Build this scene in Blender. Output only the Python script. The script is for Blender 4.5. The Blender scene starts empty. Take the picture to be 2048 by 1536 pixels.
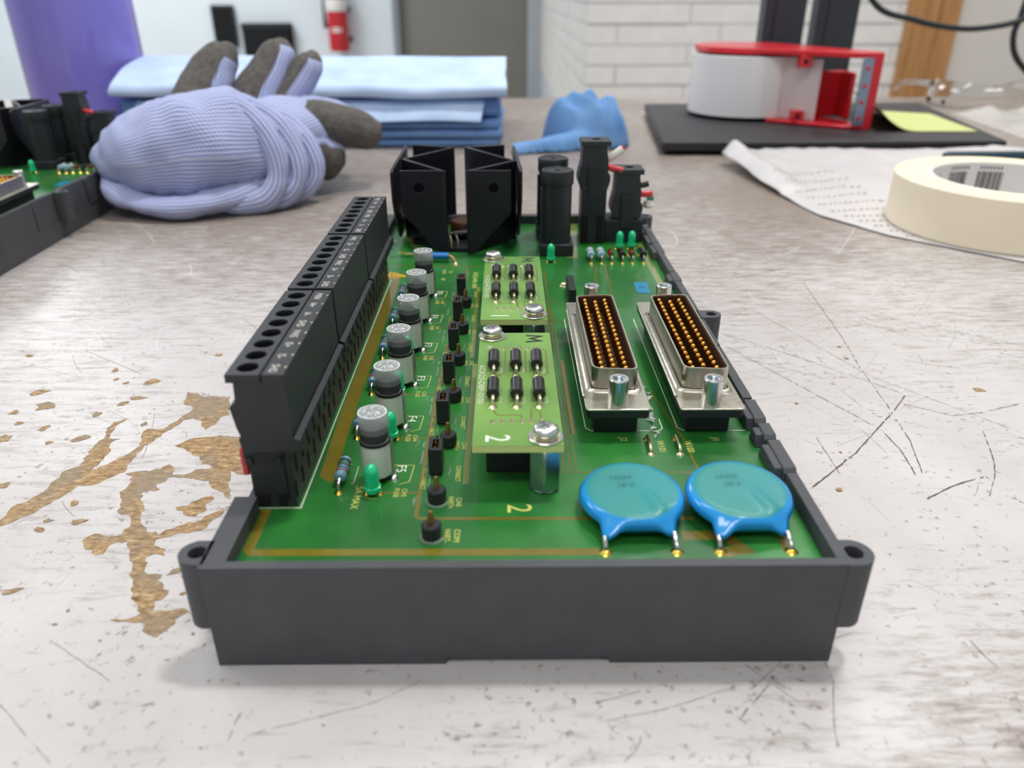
import bpy, bmesh, math, random
from mathutils import Vector, Matrix, noise
from mathutils.geometry import tessellate_polygon

random.seed(7)
S = 0.001                      # everything below is written in millimetres
PI = math.pi
scene = bpy.context.scene
COL = scene.collection

# ------------------------------------------------------------------ camera
_p, _y, _r = math.radians(27.075), math.radians(0.409), math.radians(-0.081)
_f = Vector((math.sin(_y) * math.cos(_p), math.cos(_y) * math.cos(_p), -math.sin(_p)))
_a = Vector((math.cos(_y), -math.sin(_y), 0)); _b = _a.cross(_f)
_rt = _a * math.cos(_r) + _b * math.sin(_r); _up = -_a * math.sin(_r) + _b * math.cos(_r)
cam = bpy.data.cameras.new('camera'); cam_o = bpy.data.objects.new('camera', cam); COL.objects.link(cam_o)
M = Matrix((_rt, _up, -_f)).transposed().to_4x4(); M.translation = Vector((-2.40, -103.70, 111.27)) * S
cam_o.matrix_world = M
cam.sensor_width = 36.0; cam.sensor_fit = 'HORIZONTAL'; cam.lens = 1540.9 / 2048 * 36
cam.clip_start = 0.005; cam.clip_end = 60
cam.dof.use_dof = True; cam.dof.focus_distance = 0.205; cam.dof.aperture_fstop = 16.0
scene.camera = cam_o

# ------------------------------------------------------------------ light
scene.view_settings.view_transform = 'Standard'
scene.view_settings.look = 'None'
scene.view_settings.gamma = 1.0
scene.view_settings.exposure = -0.08
scene.view_settings.use_curve_mapping = False
scene.cycles.use_denoising = True
scene.cycles.max_bounces = 10
scene.cycles.transparent_max_bounces = 12
scene.cycles.caustics_reflective = False
scene.cycles.caustics_refractive = False
world = bpy.data.worlds.new('room_light'); scene.world = world; world.use_nodes = True
_bg = world.node_tree.nodes['Background']
_bg.inputs[0].default_value = (0.86, 0.93, 1.0, 1); _bg.inputs[1].default_value = 0.50

def ceiling_or_fill_lamp(x, y, z, sx, sy, watt, col=(1, 0.98, 0.965)):
    l = bpy.data.lights.new('ceiling_or_fill_lamp', 'AREA'); l.shape = 'RECTANGLE'
    l.size = sx * S; l.size_y = sy * S; l.energy = watt; l.color = col
    o = bpy.data.objects.new('ceiling_or_fill_lamp', l); COL.objects.link(o); o.location = (x * S, y * S, z * S)
    return o
# lights about two metres above the bench: ceiling fluorescents and added fills
ceiling_or_fill_lamp(400, 430, 1900, 260, 130, 21)
ceiling_or_fill_lamp(-900, 650, 1900, 1200, 280, 9)
ceiling_or_fill_lamp(-300, -900, 1900, 1200, 280, 16)  # added fill above the camera side, brightens faces turned this way
ceiling_or_fill_lamp(1000, 1700, 1900, 1200, 280, 20)  # added fill that brightens the front of the brick pier
ceiling_or_fill_lamp(-2600, 4300, 1900, 1200, 1200, 74, (0.93, 0.97, 1))
ceiling_or_fill_lamp(-3300, 1200, 1900, 1200, 1200, 45, (0.90, 0.95, 1))

# ------------------------------------------------------------------ materials
def lin(c):
    if isinstance(c, str):
        c = tuple(int(c[i:i + 2], 16) / 255 for i in (0, 2, 4))
    return tuple(v / 12.92 if v <= 0.04045 else ((v + 0.055) / 1.055) ** 2.4 for v in c) + (1.0,)

def node(nt, typ, props=None, **ins):
    n = nt.nodes.new(typ)
    for k, v in (props or {}).items(): setattr(n, k, v)
    for k, v in ins.items():
        k = int(k[1:]) if k[0] == '_' else k.replace('_', ' ')
        if isinstance(v, bpy.types.NodeSocket): nt.links.new(v, n.inputs[k])
        else: n.inputs[k].default_value = v
    return n

def ramp(nt, fac, *stops):
    n = nt.nodes.new('ShaderNodeValToRGB'); nt.links.new(fac, n.inputs[0])
    e = n.color_ramp.elements
    while len(e) < len(stops): e.new(0.5)
    for el, (p, c) in zip(e, stops):
        el.position = p; el.color = c if len(c) == 4 else tuple(c) + (1,)
    return n.outputs[0]

def mixc(nt, fac, a, b, mode='MIX'):
    n = nt.nodes.new('ShaderNodeMix'); n.data_type = 'RGBA'; n.blend_type = mode
    for i, v in ((0, fac), (6, a), (7, b)):
        if isinstance(v, bpy.types.NodeSocket): nt.links.new(v, n.inputs[i])
        else: n.inputs[i].default_value = v
    return n.outputs[2]

def math_n(nt, op, a, b=0.0, c=None):
    n = nt.nodes.new('ShaderNodeMath'); n.operation = op
    for i, v in enumerate((a, b) if c is None else (a, b, c)):
        if isinstance(v, bpy.types.NodeSocket): nt.links.new(v, n.inputs[i])
        else: n.inputs[i].default_value = v
    return n.outputs[0]

MATS = {}
def mat(name, col, rough=0.5, metal=0.0, var=0.0, vscale=200.0, bump=0.0, bscale=900.0, trans=0.0, coat=0.0, ior=1.45, alpha=1.0, sub=0.0, spec=0.5, rvar=0.0):
    m = bpy.data.materials.new(name); m.use_nodes = True; nt = m.node_tree
    b = nt.nodes['Principled BSDF']; c = lin(col)
    b.inputs['Base Color'].default_value = c
    b.inputs['Roughness'].default_value = rough; b.inputs['Metallic'].default_value = metal
    b.inputs['Transmission Weight'].default_value = trans; b.inputs['IOR'].default_value = ior
    b.inputs['Coat Weight'].default_value = coat; b.inputs['Coat Roughness'].default_value = 0.06
    b.inputs['Alpha'].default_value = alpha; b.inputs['Specular IOR Level'].default_value = spec
    if sub: b.inputs['Subsurface Weight'].default_value = sub; b.inputs['Subsurface Radius'].default_value = (0.02, 0.015, 0.03)
    if var or bump or rvar:
        tc = nt.nodes.new('ShaderNodeTexCoord')
        if var:
            n = node(nt, 'ShaderNodeTexNoise', Vector=tc.outputs['Object'], Scale=vscale, Detail=5.0, Roughness=0.65)
            d = tuple(max(0, v * (1 - var)) for v in c[:3]) + (1,); l = tuple(min(1, v * (1 + var)) for v in c[:3]) + (1,)
            nt.links.new(ramp(nt, n.outputs[0], (0.3, d), (0.7, l)), b.inputs['Base Color'])
        if rvar:
            n = node(nt, 'ShaderNodeTexNoise', Vector=tc.outputs['Object'], Scale=vscale * 0.6, Detail=4.0)
            nt.links.new(math_n(nt, 'MULTIPLY_ADD', n.outputs[0], rvar * 2, rough - rvar), b.inputs['Roughness'])
        if bump:
            n2 = node(nt, 'ShaderNodeTexNoise', Vector=tc.outputs['Object'], Scale=bscale, Detail=3.0)
            bp = node(nt, 'ShaderNodeBump', Strength=min(1, bump), Distance=0.0004 * max(1, bump), Height=n2.outputs[0])
            nt.links.new(bp.outputs[0], b.inputs['Normal'])
    MATS[name] = m
    return m

mat('tray_plastic', '47484b', 0.58, var=0.10, vscale=120, bump=0.10, bscale=2500)
mat('black_plastic', '25272a', 0.45, var=0.18, vscale=150, bump=0.06, bscale=2600)
mat('terminal_plastic', '2d2e31', 0.46, var=0.12, vscale=160, bump=0.08, bscale=2600)
mat('deep_black', '0b0b0c', 0.8)
mat('anodised_black', '1a1820', 0.34, var=0.25, vscale=60, rvar=0.08)
mat('dark_wood_brown', '4a2f1a', 0.45)
mat('tin_steel', 'c6c1b2', 0.30, metal=1.0, var=0.10, vscale=140, bump=0.25, bscale=420)
mat('bright_steel', 'dcdbd6', 0.27, metal=1.0, var=0.06, vscale=300)
mat('zinc_steel', 'aeb9c0', 0.30, metal=1.0, var=0.12, vscale=220)
mat('gold_pin', 'e0a24a', 0.24, metal=1.0)
mat('copper_pin', 'b98a55', 0.35, metal=0.9)
mat('solder', 'd9cfa6', 0.28, metal=1.0, var=0.15, vscale=900)
mat('pin_shaft', '5a3a18', 0.4, metal=0.6)
mat('gold_solder', 'd6b650', 0.25, metal=1.0, var=0.2, vscale=900)
mat('trace_brown', '6f6424', 0.3, var=0.15, vscale=120, coat=0.6)
mat('trace_olive', '756a20', 0.22, var=0.12, vscale=120, coat=0.6)
mat('trace_pale', '77843a', 0.22, var=0.12, vscale=120, coat=0.6)
mat('silk_white', 'e6e8da', 0.5)
mat('silk_yellow', 'cfd06a', 0.5)
mat('silk_pale', 'cfc9bf', 0.6)
mat('marker_black', '1d2418', 0.5)
mat('warning_yellow', 'f0b81c', 0.4)
mat('sticker_blue', '127a9e', 0.45)
mat('led_green', '18d690', 0.10, trans=0.12, coat=0.6, ior=1.5)
mat('fuse_white', 'dad8cd', 0.35, var=0.05, vscale=120)
mat('clear_cap', 'c0c4c1', 0.2, alpha=0.55, coat=0.4); mat('clear_cap_low', 'a0a3a1', 0.12, alpha=0.10, coat=0.4); mat('clear_cap_mid', 'b0b4b1', 0.15, alpha=0.32, coat=0.4)
mat('cap_etch', 'f2f2f4', 0.4)
mat('resistor_blue', '6f9fb4', 0.3, coat=0.4)
mat('resistor_pale', '9fc4d2', 0.3, coat=0.4)
mat('resistor_green', '43705f', 0.3, coat=0.4)
mat('band_red', '9c3b28', 0.35)
mat('band_black', '241f1c', 0.35)
mat('diode_black', '1e1c1d', 0.32, coat=0.3)
mat('diode_red', '7d2a1c', 0.2, trans=0.3)
mat('wire_blue', '2173c0', 0.35, coat=0.3)
mat('wire_red', 'd0313c', 0.35, coat=0.3)
mat('tag_white', 'e8e4d6', 0.5)
mat('wire_green', '3f9f84', 0.4)
mat('board_edge', 'cfd98c', 0.5)

def pcb_material(name, base, dark, light, rough):
    m = bpy.data.materials.new(name); m.use_nodes = True; nt = m.node_tree; b = nt.nodes['Principled BSDF']
    tc = nt.nodes.new('ShaderNodeTexCoord')
    n = node(nt, 'ShaderNodeTexNoise', Vector=tc.outputs['Object'], Scale=38.0, Detail=3.0, Roughness=0.5)
    c = ramp(nt, n.outputs[0], (0.32, lin(dark)), (0.52, lin(base)), (0.72, lin(light)))
    w = node(nt, 'ShaderNodeTexNoise', Vector=tc.outputs['Object'], Scale=900.0, Detail=2.0)
    c = mixc(nt, math_n(nt, 'MULTIPLY', w.outputs[0], 0.22), c, lin(dark))
    nt.links.new(c, b.inputs['Base Color'])
    b.inputs['Roughness'].default_value = rough; b.inputs['Coat Weight'].default_value = 0.25; b.inputs['Coat Roughness'].default_value = 0.08
    n2 = node(nt, 'ShaderNodeTexNoise', Vector=tc.outputs['Object'], Scale=120.0, Detail=2.0)
    bp = node(nt, 'ShaderNodeBump', Strength=0.35, Distance=0.0006, Height=n2.outputs[0])
    nt.links.new(bp.outputs[0], b.inputs['Normal']); nt.links.new(bp.outputs[0], b.inputs['Coat Normal'])
    MATS[name] = m
pcb_material('board_green', '25702a', '1b5a22', '338535', 0.35)
pcb_material('daughter_green', '6c9640', '5c8836', '80a850', 0.42)

# ------------------------------------------------------------------ mesh builder
class MB:
    def __init__(self): self.v = []; self.f = []; self.m = []; self.mats = []; self.uv = None
    def mi(self, m):
        if m not in self.mats: self.mats.append(m)
        return self.mats.index(m)
    def add(self, vs, fs, m):
        o = len(self.v); self.v += [tuple(p) for p in vs]; k = self.mi(m)
        for f in fs: self.f.append(tuple(i + o for i in f)); self.m.append(k)
        return self
    def box(self, x0, x1, y0, y1, z0, z1, m):
        v = [(x, y, z) for z in (z0, z1) for y in (y0, y1) for x in (x0, x1)]
        return self.add(v, [(0, 2, 3, 1), (4, 5, 7, 6), (0, 1, 5, 4), (2, 6, 7, 3), (0, 4, 6, 2), (1, 3, 7, 5)], m)
    def prism(self, outer, lo, hi, m, axis='z', holes=(), pos=None):
        """polygon (2-D, with holes) swept from lo to hi along axis; pos maps (u, v, w) to a point"""
        if pos is None:
            pos = {'z': lambda u, v, w: (u, v, w), 'y': lambda u, v, w: (u, w, v), 'x': lambda u, v, w: (w, u, v)}[axis]
        loops = [list(outer)] + [list(h) for h in holes]
        flat = [p for l in loops for p in l]; n = len(flat)
        if holes: tris = tessellate_polygon([[Vector((p[0], p[1], 0)) for p in l] for l in loops])
        else: tris = [tuple(range(n))]
        vs = [pos(p[0], p[1], lo) for p in flat] + [pos(p[0], p[1], hi) for p in flat]
        fs = [tuple(reversed(t)) for t in tris] + [tuple(i + n for i in t) for t in tris]
        o = 0
        for l in loops:
            k = len(l)
            for i in range(k): j = (i + 1) % k; fs.append((o + i, o + j, o + j + n, o + i + n))
            o += k
        return self.add(vs, fs, m)
    def lathe(self, prof, m, c=(0, 0, 0), n=20, axis='z', mats=None):
        """profile of (radius, height); radius 0 closes"""
        rings = []; vs = []
        for r, h in prof:
            if r <= 1e-6: rings.append([len(vs)]); vs.append((0, 0, h))
            else:
                rings.append(list(range(len(vs), len(vs) + n)))
                vs += [(r * math.cos(2 * PI * k / n), r * math.sin(2 * PI * k / n), h) for k in range(n)]
        mp = {'z': lambda p: (p[0], p[1], p[2]), 'y': lambda p: (p[0], p[2], p[1]), 'x': lambda p: (p[2], p[0], p[1])}[axis]
        vs = [tuple(a + b for a, b in zip(mp(p), c)) for p in vs]
        for i in range(len(rings) - 1):
            a, b = rings[i], rings[i + 1]; fs = []
            for k in range(n):
                q = (k + 1) % n
                if len(a) == 1 and len(b) == 1: continue
                if len(a) == 1: fs.append((a[0], b[q], b[k]))
                elif len(b) == 1: fs.append((a[k], a[q], b[0]))
                else: fs.append((a[k], a[q], b[q], b[k]))
            mm = mats[i] if mats else m
            o = len(self.v)
            for f in fs: self.f.append(tuple(j + o for j in f)); self.m.append(self.mi(mm))
        self.v += vs
        return self
    def loft(self, rings, m, cap=True, closed=True):
        n = len(rings[0]); vs = [p for r in rings for p in r]; fs = []
        for i in range(len(rings) - 1):
            for k in range(n if closed else n - 1):
                q = (k + 1) % n; fs.append((i * n + k, i * n + q, (i + 1) * n + q, (i + 1) * n + k))
        if cap and closed: fs.append(tuple(reversed(range(n)))); fs.append(tuple(range((len(rings) - 1) * n, len(rings) * n)))
        return self.add(vs, fs, m)
    def tube(self, pts, r, m, n=8):
        pts = [Vector(p) for p in pts]; rr = r if isinstance(r, (list, tuple)) else [r] * len(pts)
        rings = []; up = None
        for i, p in enumerate(pts):
            t = (pts[min(i + 1, len(pts) - 1)] - pts[max(i - 1, 0)]).normalized()
            if up is None: up = Vector((0, 0, 1)) if abs(t.z) < 0.9 else Vector((0, 1, 0))
            s = t.cross(up).normalized(); up = s.cross(t).normalized()
            rings.append([tuple(p + rr[i] * (s * math.cos(2 * PI * k / n) + up * math.sin(2 * PI * k / n))) for k in range(n)])
        return self.loft(rings, m)
    def build(self, name, parent=None, loc=None, bevel=0.0, seg=2, smooth=35, recalc=True, kind=None, rotz=0):
        me = bpy.data.meshes.new(name)
        me.from_pydata([(x * S, y * S, z * S) for x, y, z in self.v], [], self.f)
        for k in self.mats: me.materials.append(MATS[k])
        me.polygons.foreach_set('material_index', self.m)
        if recalc:
            b = bmesh.new(); b.from_mesh(me); bmesh.ops.recalc_face_normals(b, faces=b.faces); b.to_mesh(me); b.free()
        if smooth:
            me.polygons.foreach_set('use_smooth', [True] * len(me.polygons)); me.set_sharp_from_angle(angle=math.radians(smooth))
        me.update()
        return place(name, me, parent, loc, bevel, seg, kind, rotz)

def place(name, me, parent=None, loc=None, bevel=0.0, seg=2, kind=None, rotz=0):
    o = bpy.data.objects.new(name, me); COL.objects.link(o)
    if parent: o.parent = parent
    if loc: o.location = Vector(loc) * S
    if rotz: o.rotation_euler.z = rotz
    if bevel:
        bv = o.modifiers.new('bevel', 'BEVEL'); bv.width = bevel * S; bv.segments = seg; bv.limit_method = 'ANGLE'; bv.angle_limit = math.radians(40)
        bv.harden_normals = False
    if kind: o['kind'] = kind
    return o

def tag(o, label=None, cat=None, group=None, kind=None):
    for k, v in (('label', label), ('category', cat), ('group', group), ('kind', kind)):
        if v: o[k] = v
    return o

def empty(name, loc=(0, 0, 0), label=None, cat=None, parent=None, rotz=0, group=None):
    o = bpy.data.objects.new(name, None); COL.objects.link(o); o.location = Vector(loc) * S; o.rotation_euler.z = rotz
    o.empty_display_size = 0.01
    if parent: o.parent = parent
    return tag(o, label, cat, group)

def copy_tree(o, parent=None, loc=None):
    c = o.copy(); COL.objects.link(c); c.parent = parent
    if loc is not None: c.location = Vector(loc) * S
    for ch in list(o.children): copy_tree(ch, c)
    return c

def circle(cx, cy, r, n=24, a0=0): return [(cx + r * math.cos(a0 + 2 * PI * k / n), cy + r * math.sin(a0 + 2 * PI * k / n)) for k in range(n)]

_tc = {}
def glyphs(body):
    if body not in _tc:
        cu = bpy.data.curves.new('t', 'FONT'); cu.body = body; cu.size = 1.0; cu.align_x = 'CENTER'; cu.resolution_u = 2
        o = bpy.data.objects.new('t', cu); COL.objects.link(o); bpy.context.view_layer.update()
        me = bpy.data.meshes.new_from_object(o.evaluated_get(bpy.context.evaluated_depsgraph_get()))
        _tc[body] = ([tuple(v.co) for v in me.vertices], [tuple(p.vertices) for p in me.polygons])
        bpy.data.objects.remove(o); bpy.data.curves.remove(cu); bpy.data.meshes.remove(me)
    return _tc[body]

def text(mb, body, x, y, z, h, m, rot=-PI / 2, sx=1.0, pos=None):
    """flat lettering, capital height h mm, centred on x, y and turned by rot"""
    vs, fs = glyphs(body); k = h / 0.69; c, s = math.cos(rot), math.sin(rot)
    out = []
    for a, b, _ in vs:
        a, b = a * k * sx, (b - 0.345) * k
        p = (x + a * c - b * s, y + a * s + b * c, z)
        out.append(pos(p[0], p[1], p[2]) if pos else p)
    mb.add(out, fs, m)

def strip(mb, pts, w, z, m, closed=False):
    """flat ribbon of width w along a polyline with mitred corners"""
    P = [Vector((p[0], p[1])) for p in pts]; n = len(P); L = []; R = []
    for i in range(n):
        a = P[(i - 1) % n] if (i or closed) else None; b = P[(i + 1) % n] if (i < n - 1 or closed) else None
        d1 = (P[i] - a).normalized() if a is not None else (b - P[i]).normalized()
        d2 = (b - P[i]).normalized() if b is not None else d1
        nrm = (Vector((-d1.y, d1.x)) + Vector((-d2.y, d2.x)))
        nrm = nrm.normalized() / max(0.4, (nrm.normalized().dot(Vector((-d1.y, d1.x)))))
        L.append(P[i] + nrm * w / 2); R.append(P[i] - nrm * w / 2)
    vs = [(p.x, p.y, z) for p in L] + [(p.x, p.y, z) for p in R]
    k = n if closed else n - 1
    mb.add(vs, [(i, (i + 1) % n, n + (i + 1) % n, n + i)[::-1] for i in range(k)], m)

# ================================================================== the room
mat('white_paint', 'e6edf1', 0.6, var=0.03, vscale=3)
mat('beige_paint', 'd8d0c6', 0.6, var=0.03, vscale=3)
mat('door_paint', '8a857c', 0.45, var=0.05, vscale=4)
mat('frame_paint', 'b9c0c6', 0.4, var=0.06, vscale=6)
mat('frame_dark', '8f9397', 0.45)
mat('floor_tile', 'a9a59e', 0.5, var=0.1, vscale=5)
mat('brick_white', 'e6e1db', 0.7, var=0.05, vscale=14, bump=1.0, bscale=60)
mat('mortar', 'd2d3d6', 0.9, var=0.05, vscale=40)

def wood_material(name, a, b, scale):
    m = bpy.data.materials.new(name); m.use_nodes = True; nt = m.node_tree; p = nt.nodes['Principled BSDF']
    tc = nt.nodes.new('ShaderNodeTexCoord'); mp = node(nt, 'ShaderNodeMapping', Vector=tc.outputs['Object'], Scale=(scale, scale, scale * 0.06))
    n = node(nt, 'ShaderNodeTexNoise', Vector=mp.outputs[0], Scale=1.0, Detail=6.0, Roughness=0.6)
    nt.links.new(ramp(nt, n.outputs[0], (0.3, lin(a)), (0.7, lin(b))), p.inputs['Base Color']); p.inputs['Roughness'].default_value = 0.4
    MATS[name] = m
wood_material('oak_trim', '9c6a37', 'c2905a', 60)

def struct(mb, name, **k):
    return tag(mb.build(name, **k), kind='structure')

FZ = -760.0                                   # floor level below the bench top
struct(MB().box(-4600, 3200, -2500, 6200, FZ - 50, FZ, 'floor_tile'), 'floor')
w = MB(); w.box(-4600, -807, 6000, 6150, FZ, 2000, 'white_paint'); w.box(-807, 278, 6000, 6150, 1400, 2000, 'white_paint')
wl = struct(w, 'wall_back')
tag(wl, 'white painted wall far behind the bench')
d = MB(); d.box(-758, 156, 6030, 6075, FZ + 8, 1345, 'door_paint')
dr = struct(d, 'door_1', bevel=3)
d = MB(); d.lathe([(0, 0), (26, 0), (26, 10), (10, 14), (10, 50), (24, 56), (28, 75), (18, 88), (0, 92)], 'bright_steel', c=(-690, 6030, 230), axis='y', n=16)
d.v = [(x, 2 * 6030 - y, z) for x, y, z in d.v]
d.build('door_handle', dr)
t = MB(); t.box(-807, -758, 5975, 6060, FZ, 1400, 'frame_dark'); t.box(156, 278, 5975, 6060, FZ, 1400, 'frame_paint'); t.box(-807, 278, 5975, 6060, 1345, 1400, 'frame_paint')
struct(t, 'trim_1', bevel=4)
# brick pier: face towards the bench at y = 2500, side running back to the far wall
br = MB(); br.box(254.5, 1240, 2501.5, 6150, FZ, 2000, 'mortar')
wb = struct(br, 'wall_brick')
BL, BH, G = 318.0, 58.5, 6.0
def brick_mesh(l):
    m = MB(); m.box(0, l, 0, 24, 0, BH - G, 'brick_white'); o = m.build('brick', wb, bevel=3, seg=1); me = o.data; bpy.data.objects.remove(o); return me
full = brick_mesh(BL - G); cuts = {}
def lay(me, loc, rot):
    o = bpy.data.objects.new('brick', me); COL.objects.link(o); o.parent = wb; o.location = Vector(loc) * S; o.rotation_euler = (random.uniform(-.004, .004), 0, rot)
for c in range(-6, 5):
    z0 = -40.8 + c * BH + G / 2
    x = (341 if c % 2 == 0 else 562) - 318 * 3
    while x < 1236:
        a, b = max(x + G / 2, 250), min(x + BL - G / 2, 1238)
        if b - a > 20:
            if b - a > BL - G - 1: me = full
            else:
                me = cuts.setdefault(round(b - a), None) or brick_mesh(b - a); cuts[round(b - a)] = me
            lay(me, (a, 2497 + random.uniform(-2, 2), z0), 0)
        x += BL
    y = 2526 + (0 if c % 2 == 0 else -BL / 2)
    while y < 5960:
        a, b = max(y + G / 2, 2524), min(y + BL - G / 2, 5970)
        if b - a > 40:
            if b - a > BL - G - 1: me = full
            else:
                me = cuts.setdefault(round(b - a), None) or brick_mesh(b - a); cuts[round(b - a)] = me
            lay(me, (250 + 24 + random.uniform(-2, 2), a, z0), PI / 2)
        y += BL
t = MB(); t.box(1222, 1310, 2470, 2530, FZ, 2000, 'oak_trim'); t.box(1313, 1380, 2478, 2530, FZ, 2000, 'oak_trim')
struct(t, 'trim_2', bevel=3)
struct(MB().box(1378, 3200, 2505, 2650, FZ, 2000, 'beige_paint'), 'wall_right')

# things on the far wall
e = empty('fire_extinguisher', (-1185, 5905, -275), 'red fire extinguisher with a white label hanging on the white wall', 'extinguisher')
mat('extinguisher_red', 'c4202c', 0.3, coat=0.3); mat('label_white', 'eceae4', 0.5); mat('bracket_grey', '5c5f63', 0.5)
MB().lathe([(0, 0), (62, 0), (70, 10), (70, 330), (58, 375), (24, 398), (20, 412), (0, 412)], 'extinguisher_red', n=28).build('cylinder', e)
m = MB(); av = [(0, 0)] + [(math.cos(2 * PI * k / 20), math.sin(2 * PI * k / 20)) for k in range(20)]
m.add([(71.6 * math.sin(a * 0.62), -71.6 * math.cos(a * 0.62), 140 + 17 * b) for a, b in av], [(0, 1 + k, 1 + (k + 1) % 20) for k in range(20)], 'label_white'); m.build('label_oval', e, smooth=0)
m = MB(); m.lathe([(71, 256), (71.5, 257), (71.5, 330), (70.4, 332)], 'label_white', n=28); m.build('label_sheet', e)
m = MB(); m.lathe([(0, 412), (26, 412), (26, 440), (14, 446), (14, 470), (0, 470)], 'bright_steel', n=16); m.build('valve', e)
m = MB(); m.box(-10, 10, -95, 10, 462, 474, 'deep_black'); m.box(-10, 10, -100, 10, 490, 500, 'deep_black'); m.build('lever', e)
m = MB(); m.tube([(-20, 0, 440), (-70, -10, 430), (-88, -10, 360), (-90, -8, 250), (-86, -5, 150)], [8, 8, 8, 9, 15], 'deep_black', n=10); m.build('hose', e)
m = MB(); m.box(-82, 82, 68, 95, 60, 90, 'bracket_grey'); m.box(-82, 82, 68, 95, 250, 280, 'bracket_grey'); m.box(-20, 20, 80, 95, 20, 420, 'bracket_grey'); m.build('bracket', e)
e = empty('wall_plate', (-2010, 5995, -250), 'narrow black upright plate on the white wall above the glove', 'wall plate')
m = MB(); m.box(-76, 80, -40, 5, 0, 270, 'black_plastic'); m.build('body', e, bevel=5)
m = MB(); m.box(-60, 64, -46, -38, 20, 250, 'deep_black'); m.build('face', e, bevel=2)
e = empty('wall_vent', (-1700, 5990, -310), 'wide black slatted box on the white wall behind the glove fingers', 'wall box')
m = MB(); m.box(-178, 170, -60, 10, 0, 215, 'deep_black'); m.build('housing', e, bevel=5)
me = None
for k in range(9):
    if me is None:
        m = MB(); m.box(-8, 8, -14, 0, 0, 150, 'black_plastic'); o = m.build('slat', e, loc=(-150, -60, 20), bevel=2); me = o.data
    else: place('slat', me, e, (-150 + 36 * k, -60, 20), 2)
m = MB(); m.box(-178, 170, -72, -58, 176, 215, 'black_plastic'); m.build('top_rail', e, bevel=3)

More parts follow.
